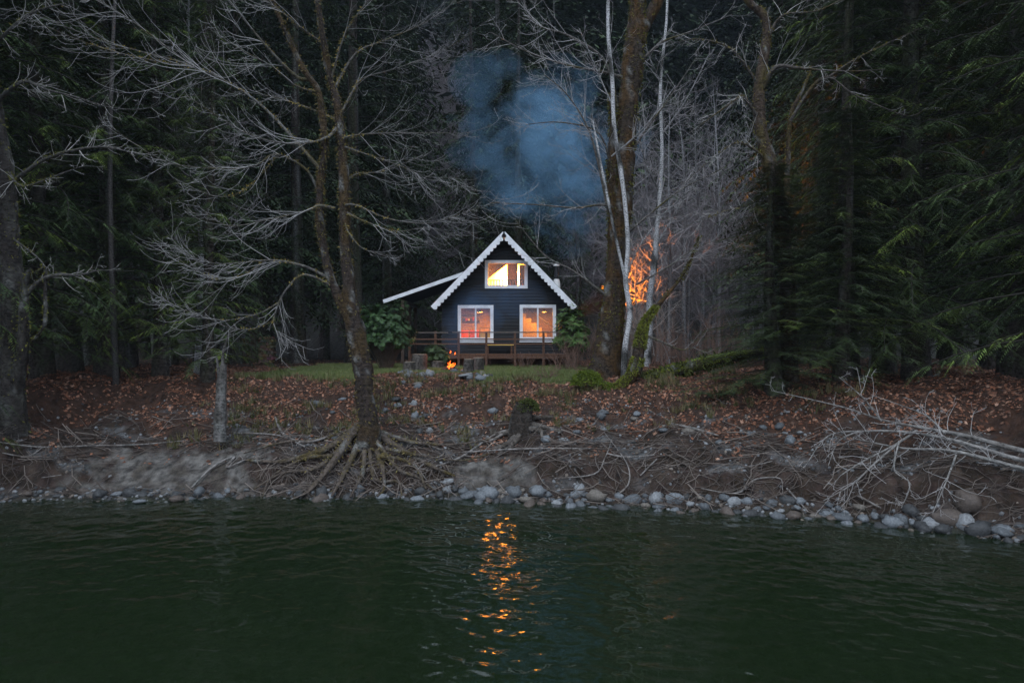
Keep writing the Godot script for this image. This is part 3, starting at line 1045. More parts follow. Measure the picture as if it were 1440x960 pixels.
	# roots that grip the eroded bank
	var roots := [
		[[505, 610, 0.13], [470, 655, 0.1], [440, 690, 0.05], [424, 700, 0.02]], [[510, 625, 0.1], [480, 680, 0.05], [468, 700, 0.02]], [[522, 620, 0.12], [538, 660, 0.07], [541, 690, 0.03], [532, 700, 0.02]],
		[[528, 618, 0.12], [570, 640, 0.08], [610, 660, 0.05], [640, 672, 0.02]], [[503, 615, 0.12], [455, 638, 0.08], [400, 652, 0.05], [350, 650, 0.03]], [[500, 620, 0.08], [450, 660, 0.05], [400, 668, 0.03], [360, 690, 0.02]],
		[[527, 625, 0.07], [560, 662, 0.045], [590, 675, 0.03], [612, 692, 0.015]], [[514, 630, 0.08], [512, 665, 0.05], [500, 690, 0.03], [494, 702, 0.02]], [[530, 615, 0.08], [580, 625, 0.05], [640, 628, 0.03], [700, 618, 0.015]],
		[[500, 612, 0.07], [450, 622, 0.045], [400, 625, 0.03], [345, 640, 0.015]], [[520, 630, 0.06], [528, 676, 0.04], [560, 680, 0.03], [566, 700, 0.015]], [[470, 650, 0.05], [430, 648, 0.035], [385, 672, 0.02], [372, 700, 0.012]],
		[[536, 650, 0.05], [580, 655, 0.03], [600, 690, 0.02]], [[545, 640, 0.05], [600, 645, 0.03], [650, 650, 0.02], [690, 640, 0.012]]]
	var rm := MB.new()
	for r in roots:
		var q := []
		for k in r.size():
			var g := G(r[k][0], r[k][1])
			q.append([g + Vector3(0, r[k][2] * 0.5 + (0.06 if k else 0.15), 0.12), r[k][2]])
		var path := trace(q, 6)
		var b := MB.new()
		stem(b, path, 7, Color(0.13, 0.105, 0.085), Color(0.11, 0.085, 0.035), -0.05, 0.2)
		part("root", b, mats.bark, t).position = -t.position
		mossy(rm, [path[0].slice(0, 10), path[1].slice(0, 10)], 60.0, 0.07, Color(0.13, 0.105, 0.04))
	var ro := {"jit": 0.5, "sag": 0.5, "lift": -0.1, "dense": 3.0, "col": Color(0.14, 0.115, 0.1)}
	for k in 240:
		var p := G(rnd(390, 650), rnd(640, 690))
		twig(rm, p + Vector3(0, 0.05, 0.05), Vector3(rnd(-1, 1), rnd(-0.4, 0.4), rnd(0.0, 0.8)).normalized(), rnd(0.3, 0.9), rnd(0.006, 0.017), 1, ro)
	part("root_hair", rm, mats.moss, t).position = -t.position


func river_maple() -> void:
	var D := 21.2
	var t := thing("mossy_maple", "thick forked maple trunk hung with moss, right of the cabin", "tree", G(852, 548))
	var o := {"jit": 0.2, "sag": 0.2, "lift": 0.7, "dense": 2.6, "along": 1.3, "col": Color(0.33, 0.315, 0.31)}
	var bark := Color(0.06, 0.045, 0.034)
	var rust := Color(0.1, 0.055, 0.022)
	var stems := [
		[[846, 570, D, 0.7], [850, 530, D, 0.55], [856, 480, D, 0.42], [863, 420, D, 0.34], [870, 350, D, 0.29], [876, 270, D, 0.31], [881, 190, D, 0.31], [887, 120, D, 0.31], [893, 60, D, 0.33], [897, 10, D, 0.24], [893, -60, D, 0.2]],
		[[893, 60, D, 0.2], [908, 30, D, 0.2], [928, -5, D, 0.18], [945, -60, D, 0.14]],
		[[850, 500, D + 0.2, 0.3], [856, 450, D + 0.3, 0.22], [862, 390, D + 0.2, 0.18], [862, 320, D, 0.16], [860, 240, D - 0.2, 0.15], [862, 170, D - 0.1, 0.12], [858, 130, D, 0.05]],
		[[838, 560, D - 0.8, 0.2], [872, 545, D - 0.9, 0.18], [893, 520, D - 1, 0.19], [900, 485, D - 1, 0.17], [907, 455, D - 0.9, 0.13], [925, 430, D - 0.6, 0.07], [942, 410, D - 0.4, 0.05], [965, 380, D, 0.03], [985, 330, D, 0.015]],
	]
	var trunk := MB.new()
	var moss := MB.new()
	for k in stems.size():
		var path := trace(stems[k], 8)
		stem(trunk, path, 16 if k == 0 else 11, bark, rust, 0.1, 0.17)
		mossy(moss, path, 330.0 if k == 0 else 240.0, 0.085, Color(0.075, 0.07, 0.014), 1.02)
	part("trunk", trunk, mats.bark, t).position = -t.position
	# green cushions of moss at the foot
	for k in 2:
		var c := P([826, 560][k] if k == 0 else 850, 535 if k == 0 else 552, D - 0.9)
		for m in 4200 if k == 0 else 2600:
			var u := rdir()
			u.y = absf(u.y) * 0.9 - 0.25
			var at := c + u * Vector3(0.42, 0.42, 0.4) * (1.0 + 0.3 * nb.get_noise_3d(u.x * 90, u.y * 90, u.z * 90 + k * 50))
			var f := rnd(0.6, 1.4)
			var d := (u + Vector3.DOWN * 0.5 + rdir() * 0.5).normalized()
			moss.kite(at, d, d.cross(rdir()).normalized(), 0.08, 0.028, Color(0.085, 0.115, 0.015) * f)
	var low := trace(stems[3].slice(0, 6), 8)
	mossy(moss, low, 2200.0, 0.065, Color(0.115, 0.13, 0.02), 1.03, -0.2)
	part("moss", moss, mats.moss, t).position = -t.position
	var limbs := [
		[[[884, 300, D, 0.06], [850, 288, D - 0.3, 0.04], [810, 292, D - 0.5, 0.03], [760, 288, D - 0.6, 0.02], [690, 285, D - 0.7, 0.01]], 1.0, 3.0],
		[[[858, 420, D, 0.05], [835, 402, D - 0.3, 0.04], [805, 380, D - 0.5, 0.03], [770, 362, D - 0.6, 0.022], [745, 335, D - 0.7, 0.014], [722, 305, D - 0.8, 0.008]], 1.0, 3.5],
		[[[878, 110, D, 0.06], [845, 100, D - 0.3, 0.04], [800, 92, D - 0.5, 0.03], [740, 72, D - 0.6, 0.02], [690, 45, D - 0.7, 0.012]], 1.1, 5.0],
		[[[868, 150, D - 0.1, 0.055], [850, 85, D - 0.3, 0.042], [800, 50, D - 0.5, 0.032], [752, 33, D - 0.5, 0.022], [735, -5, D - 0.6, 0.015]], 1.1, 6.0],
		[[[862, 330, D, 0.045], [838, 215, D - 0.4, 0.04], [822, 170, D - 0.5, 0.028], [795, 130, D - 0.5, 0.02], [765, 105, D - 0.6, 0.012]], 1.1, 7.0],
		[[[862, 260, D, 0.045], [845, 190, D - 0.5, 0.03], [790, 172, D - 0.7, 0.02], [740, 175, D - 0.7, 0.01]], 1.0, 6.0],
		[[[885, 220, D, 0.05], [910, 180, D - 0.3, 0.03], [940, 140, D - 0.5, 0.02], [980, 80, D - 0.5, 0.01]], 1.0, 6.0],
		[[[880, 330, D, 0.05], [915, 300, D - 0.3, 0.03], [960, 265, D - 0.4, 0.02], [1010, 240, D - 0.5, 0.012], [1060, 205, D - 0.5, 0.006]], 1.0, 5.0],
		[[[898, 90, D, 0.06], [930, 60, D - 0.3, 0.035], [970, 45, D - 0.4, 0.022], [1030, 20, D - 0.5, 0.01]], 1.0, 5.0],
		[[[905, 470, D - 1, 0.05], [930, 480, D - 1, 0.03], [960, 492, D - 1, 0.022], [990, 482, D - 1, 0.012]], 0.7, 4.0],
		[[[895, 400, D, 0.04], [940, 375, D - 0.2, 0.025], [985, 345, D - 0.2, 0.015], [1050, 330, D - 0.2, 0.007]], 1.0, 5.0],
	]
	var crown := MB.new()
	for l in limbs:
		var path := trace(l[0], 4)
		var b := MB.new()
		stem(b, path, 6, Color(0.17, 0.155, 0.145), Color(0.1, 0.09, 0.04), -0.1, 0.1)
		part("limb", b, mats.bark, t).position = -t.position
		clothe(crown, path, l[2] * 0.8, l[1] * 1.4, 2, o, 0.15)
	part("crown", crown, mats.twig, t).position = -t.position


func traced_tree(called: String, label: String, base: Vector3, stems: Array, limbs: Array, bark: Color, patch: Color, mossc: Color, moss_rate: float, twigs: Dictionary, bark_mat: Material) -> void:
	var t := thing(called, label, "tree", base)
	var trunk := MB.new()
	var moss := MB.new()
	var crown := MB.new()
	for s in stems:
		var path := trace(s, 8)
		stem(trunk, path, 11, bark, patch, 0.05 if moss_rate > 0.0 else -0.02, 0.13)
		mossy(moss, path, moss_rate, 0.07, mossc)
	part("trunk", trunk, bark_mat, t).position = -base
	for l in limbs:
		var path := trace(l[0], 4)
		var b := MB.new()
		stem(b, path, 6, bark.lerp(Color(0.2, 0.19, 0.18), 0.5), patch, -0.1, 0.1)
		part("limb", b, mats.bark, t).position = -base
		clothe(crown, path, l[2], l[1], 2, twigs, 0.1)
		mossy(moss, [path[0].slice(0, 10), path[1].slice(0, 10)], moss_rate, 0.06, mossc)
	part("crown", crown, mats.twig, t).position = -base
	if moss.v.size():
		part("moss", moss, mats.moss, t).position = -base


func other_near_trees() -> void:
	var tw := {"jit": 0.32, "sag": 0.2, "lift": 0.5, "dense": 3.0, "col": Color(0.33, 0.315, 0.3)}
	var olive := Color(0.1, 0.1, 0.022)
	# mossy tree at the left edge
	var D := 17.2
	traced_tree("mossy_maple", "old mossy tree cut by the left edge of the picture", G(18, 606), [
		[[18, 625, D, 0.42], [16, 580, D, 0.34], [12, 500, D, 0.3], [18, 420, D, 0.28], [10, 340, D, 0.26], [6, 260, D, 0.24], [-6, 180, D, 0.22], [-20, 80, D, 0.18], [-30, -40, D, 0.14]],
		[[20, 560, D, 0.2], [32, 480, D - 0.3, 0.13], [34, 405, D - 0.4, 0.09], [42, 378, D - 0.5, 0.05]],
		[[44, 480, D - 0.4, 0.02], [62, 455, D - 0.5, 0.045], [63, 410, D - 0.5, 0.045], [64, 378, D - 0.5, 0.03]]], [
		[[[-6, 145, D, 0.07], [14, 125, D - 0.3, 0.055], [36, 114, D - 0.4, 0.045], [62, 125, D - 0.5, 0.03], [105, 136, D - 0.6, 0.018], [160, 152, D - 0.6, 0.012], [215, 150, D - 0.7, 0.008], [260, 118, D - 0.7, 0.005]], 0.8, 5.0],
		[[[8, 262, D, 0.05], [60, 225, D - 0.4, 0.04], [110, 210, D - 0.5, 0.032], [150, 207, D - 0.5, 0.02], [200, 218, D - 0.6, 0.008]], 0.7, 6.0],
		[[[35, 415, D - 0.4, 0.06], [58, 393, D - 0.5, 0.05], [85, 386, D - 0.6, 0.045], [110, 387, D - 0.6, 0.03], [140, 380, D - 0.6, 0.012], [188, 381, D - 0.6, 0.005]], 0.6, 4.0],
		[[[10, 240, D, 0.04], [30, 262, D - 0.6, 0.03], [70, 250, D - 0.8, 0.02], [110, 235, D - 0.9, 0.01]], 0.7, 6.0],
		[[[10, 330, D, 0.03], [60, 370, D - 0.5, 0.015], [40, 385, D - 0.5, 0.008]], 0.5, 4.0],
		[[[-6, 60, D, 0.05], [40, 20, D - 0.5, 0.03], [90, 5, D - 0.8, 0.015]], 0.9, 6.0]],
		Color(0.05, 0.043, 0.036), Color(0.1, 0.095, 0.085), olive, 110.0, tw, mats.bark)
	# mossy tree on the right in front of the conifers
	D = 19.6
	traced_tree("mossy_maple", "slender crooked mossy tree against the dark conifers on the right", G(1112, 540), [
		[[1112, 545, D, 0.26], [1110, 470, D, 0.23], [1106, 380, D, 0.22], [1098, 300, D, 0.2], [1083, 230, D, 0.2], [1070, 180, D, 0.18], [1068, 125, D, 0.16], [1077, 65, D, 0.14], [1076, 25, D, 0.12], [1052, 0, D, 0.1], [1035, -50, D, 0.08]],
		[[1106, 300, D, 0.1], [1108, 240, D + 0.3, 0.08], [1112, 165, D + 0.3, 0.06], [1130, 125, D + 0.3, 0.04], [1143, 92, D + 0.3, 0.025]]], [
		[[[1070, 130, D, 0.08], [1090, 95, D - 0.4, 0.06], [1120, 95, D - 0.5, 0.045], [1150, 98, D - 0.6, 0.025], [1200, 100, D - 0.7, 0.016], [1245, 97, D - 0.8, 0.008]], 0.8, 5.0],
		[[[1112, 170, D, 0.05], [1140, 125, D - 0.4, 0.04], [1165, 108, D - 0.5, 0.03], [1200, 132, D - 0.6, 0.022], [1240, 150, D - 0.7, 0.016], [1280, 163, D - 0.8, 0.01], [1305, 150, D - 0.8, 0.006]], 0.6, 3.0],
		[[[1150, 120, D - 0.4, 0.03], [1195, 88, D - 0.5, 0.02], [1250, 60, D - 0.6, 0.013], [1330, 25, D - 0.7, 0.006]], 0.6, 3.0],
		[[[1070, 170, D, 0.05], [1045, 135, D - 0.4, 0.04], [1035, 140, D - 0.5, 0.025], [1000, 165, D - 0.6, 0.015], [965, 190, D - 0.7, 0.007]], 0.8, 6.0],
		[[[1080, 225, D, 0.04], [1040, 200, D - 0.4, 0.025], [1000, 225, D - 0.6, 0.016], [960, 260, D - 0.7, 0.007]], 0.9, 6.0],
		[[[1090, 262, D, 0.04], [1060, 285, D - 0.4, 0.022], [1010, 300, D - 0.6, 0.014], [960, 320, D - 0.7, 0.006]], 0.9, 6.0],
		[[[1078, 60, D, 0.05], [1100, 22, D - 0.3, 0.03], [1150, 15, D - 0.5, 0.016], [1200, -10, D - 0.6, 0.01]], 0.9, 5.0],
		[[[1068, 120, D, 0.04], [1030, 70, D - 0.3, 0.025], [985, 55, D - 0.5, 0.015], [950, 60, D - 0.6, 0.006]], 0.9, 6.0]],
		Color(0.085, 0.06, 0.045), Color(0.1, 0.075, 0.03), Color(0.1, 0.085, 0.02), 130.0, tw, mats.bark)
	# two birches beside the thick maple
	D = 20.3
	var bt := {"jit": 0.3, "sag": 0.0, "lift": 0.45, "dense": 3.2, "col": Color(0.3, 0.28, 0.28)}
	traced_tree("birch_tree", "white birch rising close against the thick mossy trunk", ground((879.0 - 720.0) / 960.0 * 20.3, -20.3), [
		[[877, 548, D, 0.1], [879, 490, D, 0.09], [886, 440, D, 0.085], [880, 395, D, 0.08], [883, 340, D, 0.065], [876, 260, D, 0.07], [864, 180, D, 0.065], [861, 110, D, 0.06], [855, 40, D, 0.055], [857, -40, D, 0.05]],
		[[881, 398, D, 0.05], [870, 352, D - 0.1, 0.045], [859, 300, D - 0.2, 0.04], [844, 225, D - 0.2, 0.035], [832, 160, D - 0.3, 0.02]]], [
		[[[882, 385, D, 0.03], [900, 345, D - 0.2, 0.022], [935, 300, D - 0.3, 0.014], [975, 262, D - 0.3, 0.006]], 0.9, 5.0],
		[[[862, 150, D, 0.03], [840, 100, D, 0.02], [815, 40, D, 0.01]], 0.9, 6.0],
		[[[860, 220, D, 0.03], [905, 180, D - 0.2, 0.02], [950, 120, D - 0.2, 0.01]], 0.9, 5.0]],
		Color(0.5, 0.5, 0.51), Color(0.05, 0.048, 0.046), olive, 0.0, bt, mats.birch)
	D = 25.0
	traced_tree("birch_tree", "white birch between the mossy trunk and the orange lit trees", G(913, 512), [
		[[908, 515, D, 0.14], [913, 470, D, 0.13], [914, 420, D, 0.12], [920, 370, D, 0.115], [925, 310, D, 0.09], [931, 220, D, 0.07], [929, 120, D, 0.055], [938, 20, D, 0.045], [937, -50, D, 0.04]]], [
		[[[920, 350, D, 0.04], [950, 300, D - 0.3, 0.025], [985, 240, D - 0.4, 0.012]], 1.0, 6.0],
		[[[928, 270, D, 0.04], [905, 220, D - 0.3, 0.025], [895, 150, D - 0.4, 0.012]], 1.0, 6.0],
		[[[930, 190, D, 0.04], [965, 140, D - 0.3, 0.025], [1000, 70, D - 0.4, 0.012]], 1.0, 6.0],
		[[[931, 120, D, 0.03], [910, 70, D - 0.3, 0.02], [900, 10, D - 0.4, 0.01]], 1.0, 6.0]],
		Color(0.5, 0.5, 0.51), Color(0.05, 0.048, 0.046), olive, 0.0, bt, mats.birch)
	# broken snag on the left bank
	D = 17.6
	traced_tree("broken_snag", "grey broken snag with a drooping thin stem on the left bank", G(309, 604), [
		[[309, 620, D, 0.17], [310, 570, D, 0.14], [312, 530, D, 0.12], [314, 512, D, 0.07]],
		[[308, 530, D, 0.05], [306, 515, D, 0.04], [304, 502, D, 0.02]],
		[[314, 530, D, 0.05], [313, 500, D, 0.035], [318, 480, D, 0.028], [324, 467, D - 0.1, 0.022], [335, 463, D - 0.3, 0.012]]], [],
		Color(0.22, 0.21, 0.2), Color(0.12, 0.11, 0.1), olive, 0.0, tw, mats.bark)


# ---------------------------------------------------------------- things on the bank
func scatter(called: String, label: String, category: String, m: Mesh, mt: Material, xf: Array, cols: PackedColorArray) -> void:
	var mm := MultiMesh.new()
	mm.transform_format = MultiMesh.TRANSFORM_3D
	mm.use_colors = true
	mm.mesh = m
	mm.instance_count = xf.size()
	for i in xf.size():
		mm.set_instance_transform(i, xf[i])
		mm.set_instance_color(i, cols[i])
	var o := MultiMeshInstance3D.new()
	o.name = numbered(called)
	o.multimesh = mm
	o.material_override = mt
	add_child(o)
	tag(o, label, category)
	o.set_meta("kind", "stuff")


func slope_basis(x: float, d: float, turn: float, tilt: float) -> Basis:
	var e := 0.08
	var n := Vector3(height(x - e, d) - height(x + e, d), 2.0 * e, -(height(x, d - e) - height(x, d + e))).normalized()
	n = (n + rdir() * tilt).normalized()
	var a := n.cross(Vector3(cos(turn), 0, sin(turn))).normalized()
	return Basis(a, n, a.cross(n))


func litter() -> void:
	# curled fallen leaves
	var b := MB.new()
	var w := Color.WHITE
	var lobes := [[0.0, 1.0], [0.35, 0.55], [0.75, 0.95], [1.15, 0.5], [1.6, 0.8], [2.3, 0.35], [3.14, 0.3]]
	var rim := []
	for q in lobes:
		rim.append(Vector3(sin(q[0]) * q[1], 0.28 * q[1] * q[1] * absf(sin(q[0] * 1.5 + 0.4)), cos(q[0]) * q[1]))
	for k in range(5, 0, -1):
		rim.append(Vector3(-rim[k].x, rim[k].y * 1.3, rim[k].z))
	for k in rim.size():
		b.tri(Vector3(0, 0.02, 0), rim[(k + 1) % rim.size()], rim[k], w)
	var xf := []
	var cols := PackedColorArray()
	var tries := 0
	while xf.size() < 85000 and tries < 330000:
		tries += 1
		var d := rnd(15.5, 30.0) if rng.randf() < 0.8 else rnd(20.0, 42.0)
		var x := rnd(-0.85, 0.85) * d
		var s := d - shore(x)
		if s < 1.2 or is_lawn(x, d) > rnd(0.0, 0.5):
			continue
		var keep := clampf((s - 2.3) * 0.55 + 2.2 * na.get_noise_2d(x * 22.0 + 70.0, d * 22.0) + 1.3 * nb.get_noise_2d(x * 40.0, d * 40.0) - clampf((-8.0 - x) * 0.25, 0.0, 0.55), 0.03, 1.0)
		if rng.randf() > keep:
			continue
		var sc := 0.026 + 0.06 * pow(rng.randf(), 1.6)
		xf.append(Transform3D(slope_basis(x, d, rng.randf() * TAU, 0.32).scaled_local(Vector3(sc, sc * rnd(0.4, 2.0), sc * rnd(0.6, 1.0))), ground(x, -d) + Vector3(0, rnd(0.0, 0.04), 0)))
		var f := rnd(0.28, 1.5)
		cols.append(mixc(Color(0.155, 0.062, 0.034), Color(0.28, 0.17, 0.12), pow(rng.randf(), 3.0)) * f)
	scatter("fallen_leaves", "carpet of russet fallen leaves over the bank", "leaves", b.mesh(), mats.litter, xf, cols)
	# small dead sticks and root ends
	var s1 := MB.new()
	s1.tube(PackedVector3Array([Vector3(-0.5, 0, 0), Vector3(-0.15, 0.05, 0.06), Vector3(0.2, 0.02, -0.04), Vector3(0.5, 0.09, 0.03)]), PackedFloat32Array([0.012, 0.011, 0.009, 0.004]), 4, PackedColorArray([w]))
	s1.tube(PackedVector3Array([Vector3(0.0, 0.03, 0.0), Vector3(0.2, 0.1, 0.15), Vector3(0.3, 0.16, 0.28)]), PackedFloat32Array([0.008, 0.006, 0.003]), 3, PackedColorArray([w]))
	xf = []
	cols = PackedColorArray()
	for k in 9500:
		var d := rnd(12.0, 21.0)
		var x := rnd(-0.85, 0.85) * d
		var s := d - shore(x)
		if s < 0.1 or s > 5.0 or rng.randf() > 1.2 - s * 0.3 or sand(x, d) > 0.4:
			continue
		var sc := rnd(0.25, 1.1)
		xf.append(Transform3D(slope_basis(x, d, rnd(-0.9, 0.9) + PI / 2.0, 0.4).scaled_local(Vector3(sc, sc, sc)), ground(x, -d) + Vector3(0, 0.01, 0)))
		cols.append(mixc(Color(0.06, 0.047, 0.04), Color(0.19, 0.16, 0.14), pow(rng.randf(), 2.5)))
	scatter("dead_sticks", "dead sticks and root ends strewn over the eroded bank", "sticks", s1.mesh(), mats.litter, xf, cols)
	# gravel
	xf = []
	cols = PackedColorArray()
	for k in 26000:
		var d := rnd(8.0, 21.0)
		var x := rnd(-0.85, 0.85) * d
		var s := d - shore(x)
		if s < -0.6 or s > 4.6:
			continue
		var patchy := nb.get_noise_2d(x * 16.0 + 300.0, d * 40.0) * 2.4 + 0.1 if s > 0.45 else 0.8 - absf(s - 0.1)
		if rng.randf() > patchy:
			continue
		var sc := rnd(0.012, 0.05) * (1.2 if s < 0.45 else 1.0)
		xf.append(Transform3D(slope_basis(x, d, rng.randf() * TAU, 0.3).scaled_local(Vector3(sc, sc, sc)), ground(x, -d) + Vector3(0, sc * 0.2, 0)))
		if sand(x, d) > 0.1 and s > 0.35:
			xf.pop_back()
			continue
		var g := 0.05 + 0.24 * pow(rng.randf(), 1.6)
		cols.append(Color(g, g * 1.03, g * 1.07) if rng.randf() < 0.8 else Color(g, g * 0.82, g * 0.68))
	scatter("gravel", "pale gravel washed into patches on the bank", "gravel", stone_mesh(3, 0.6), mats.stone, xf, cols)
	# grass
	var gr := MB.new()
	for k in 9:
		var a := rng.randf() * TAU
		var o := Vector3(cos(a), 0, sin(a)) * rnd(0.0, 0.06)
		var up := Vector3(cos(a) * 0.4, 1, sin(a) * 0.4).normalized()
		gr.tri(o - Vector3(sin(a), 0, -cos(a)) * 0.006, o + up * rnd(0.05, 0.1), o + Vector3(sin(a), 0, -cos(a)) * 0.006, w)
	xf = []
	cols = PackedColorArray()
	for k in 42000:
		var d := rnd(20.5, 34.0)
		var x := rnd(-10.0, 4.0)
		if is_lawn(x, d) < rnd(0.05, 0.9):
			continue
		var sc := rnd(0.6, 1.3)
		xf.append(Transform3D(Basis.from_euler(Vector3(0, rng.randf() * TAU, 0)).scaled_local(Vector3.ONE * sc), ground(x, -d)))
		cols.append(mixc(Color(0.1, 0.15, 0.04), Color(0.17, 0.17, 0.07), rng.randf()) * rnd(0.7, 1.2))
	scatter("lawn_grass", "short green lawn grass between the bank and the cabin", "grass", gr.mesh(), mats.leaf, xf, cols)
	# tufts of dry grass and weeds on the bank
	xf = []
	cols = PackedColorArray()
	for k in 2600:
		var d := rnd(17.5, 23.0)
		var x := rnd(-9.0, 9.0)
		if nb.get_noise_2d(x * 20.0 - 90.0, d * 20.0) < 0.12 or is_lawn(x, d) > 0.5:
			continue
		xf.append(Transform3D(Basis.from_euler(Vector3(0, rng.randf() * TAU, 0)).scaled_local(Vector3(2.6, rnd(1.6, 3.8), 2.6)), ground(x, -d)))
		cols.append(mixc(Color(0.05, 0.06, 0.02), Color(0.15, 0.12, 0.06), rng.randf()))
	scatter("weed_tufts", "dry weed tufts growing among the fallen leaves", "weeds", gr.mesh(), mats.leaf, xf, cols)


func stones() -> void:
	var shapes := []
	for k in 7:
		shapes.append(stone_mesh(k + 10, [0.62, 0.5, 0.8, 0.45, 0.7, 0.55, 0.9][k]))
	var tones := []
	for c in [[0.175, 0.19, 0.205], [0.11, 0.12, 0.13], [0.24, 0.25, 0.26], [0.06, 0.062, 0.064], [0.11, 0.088, 0.075], [0.17, 0.15, 0.13]]:
		var m: StandardMaterial3D = mats.stone.duplicate()
		m.albedo_color = lin(c[0], c[1], c[2])
		tones.append(m)
	var names := ["pale blue-grey", "mid grey", "whitish", "dark grey", "brown", "tan"]
	var special := [
		[1361, 706, 0.27, 2, 4, "large round tan boulder on the right bank", 0.66], [1358, 735, 0.22, 0, 2, "whitish round stone at the waterline below the large boulder", 0.8], [1408, 747, 0.2, 1, 1, "flat grey stone at the far right end of the stone row", 0.55],
		[1164, 722, 0.19, 3, 0, "pale flat stone under the bleached branches", 0.6], [1185, 727, 0.2, 1, 1, "blue-grey stone right of the pale flat stone", 0.6], [1255, 734, 0.21, 0, 0, "pale wedge-shaped stone at the waterline below the branch tangle", 0.55], [1310, 738, 0.18, 4, 2, "white blocky stone left of the round whitish one", 0.65],
		[815, 690, 0.17, 2, 2, "whitish upright stone on top of the middle stone row", 0.75], [923, 700, 0.18, 0, 2, "white oblong stone tilted in the stone row", 0.8], [687, 694, 0.25, 0, 0, "broad pale stone right of the sandy patch", 0.7], [756, 690, 0.24, 1, 0, "large blue-grey stone in the middle of the row", 0.7],
		[725, 693, 0.2, 4, 1, "grey stone between the two broad pale stones", 0.7], [452, 694, 0.17, 2, 3, "dark stone below the maple roots", 0.8], [464, 696, 0.11, 0, 2, "small white stone below the maple roots", 0.6], [248, 700, 0.16, 3, 4, "rusty brown stone at the left waterline", 0.7], [196, 703, 0.14, 1, 0, "pale flat stone at the left waterline", 0.4],
		[582, 566, 0.15, 0, 2, "pale stone half sunk in the leaves above the roots", 0.8], [583, 584, 0.14, 2, 0, "blue-grey stone in the leaves right of the maple", 0.8], [604, 526, 0.22, 4, 2, "white rock left of the campfire", 0.75], [655, 527, 0.3, 3, 2, "flat pale slab below the log seats", 0.3], [560, 568, 0.14, 1, 0, "pale stone beside the weeds right of the maple", 0.7], [693, 576, 0.16, 0, 0, "pale stone on the path down the bank", 0.6], [445, 566, 0.2, 1, 1, "grey stone under the leaves left of the maple", 0.6]]
	for s in special:
		var p := G(s[0], s[1] + 4)
		var o := put("river_stone", shapes[s[3]], tones[s[4]], self, p + Vector3(0, s[2] * 0.25, 0))
		o.transform = Transform3D(Basis.from_euler(Vector3(rnd(-0.15, 0.15), rng.randf() * TAU, rnd(-0.15, 0.15))).scaled_local(Vector3(s[2], s[2] * s[6] / 0.62, s[2])), o.position)
		tag(o, s[5], "stone")
	# the row along the waterline
	var placed := []
	var tries := 0
	while placed.size() < 210 and tries < 9000:
		tries += 1
		var x := rnd(-12.5, 11.0)
		var right := x > -1.6
		if not right and rng.randf() < 0.85:
			continue
		var s := rnd(-0.25, 0.42) if right else rnd(-0.15, 0.3)
		var d := shore(x) + s
		var r := rnd(0.07, 0.16) if rng.randf() < 0.75 else rnd(0.15, 0.22)
		if not right:
			r *= 0.75
		var ok := true
		for q in placed:
			if Vector2(q[0] - x, q[1] - d).length() < (q[2] + r) * 0.8:
				ok = false
				break
		if not ok:
			continue
		placed.append([x, d, r])
		var tone: int = [0, 0, 1, 1, 1, 2, 3, 3, 4, 5][rng.randi() % 10] if right and s > 0.0 else [0, 1, 3, 3, 3, 3, 4, 4, 3, 1][rng.randi() % 10]
		var o := put("river_stone", shapes[rng.randi() % 7], tones[tone], self, ground(x, -d) + Vector3(0, r * rnd(-0.15, 0.3), 0))
		o.transform = Transform3D(Basis.from_euler(Vector3(rnd(-0.25, 0.25), rng.randf() * TAU, rnd(-0.25, 0.25))).scaled_local(Vector3(r * rnd(1.0, 1.4), r, r)), o.position)
		var where := "left of the sandy patch" if x < -1.6 else ("below the stump" if x < 2.0 else ("right of the middle" if x < 5.5 else "near the fallen dead tree"))
		tag(o, "%s river stone in the waterline row %s" % [names[tone], where], "stone", "%s stones in the waterline row %s" % [names[tone], where])
	# loose stones on the bank and round the fire
	for k in 60:
		var p := G(rnd(560, 690), rnd(522, 545)) if k < 26 else (G(rnd(740, 1130), rnd(580, 625)) if k < 50 else G(rnd(420, 620), rnd(545, 620)))
		var r := rnd(0.07, 0.17)
		var tone: int = [0, 1, 1, 2, 3, 5][rng.randi() % 6]
		var o := put("bank_stone", shapes[rng.randi() % 7], tones[tone], self, p + Vector3(0, r * 0.2, 0))
		o.transform = Transform3D(Basis.from_euler(Vector3(0, rng.randf() * TAU, rnd(-0.2, 0.2))).scaled_local(Vector3(r * 1.2, r, r)), o.position)
		var where := "near the campfire" if k < 26 else ("on the slope right of the stump" if k < 50 else "on the slope beside the maple")
		tag(o, "%s loose stone %s" % [names[tone], where], "stone", "%s loose stones %s" % [names[tone], where])


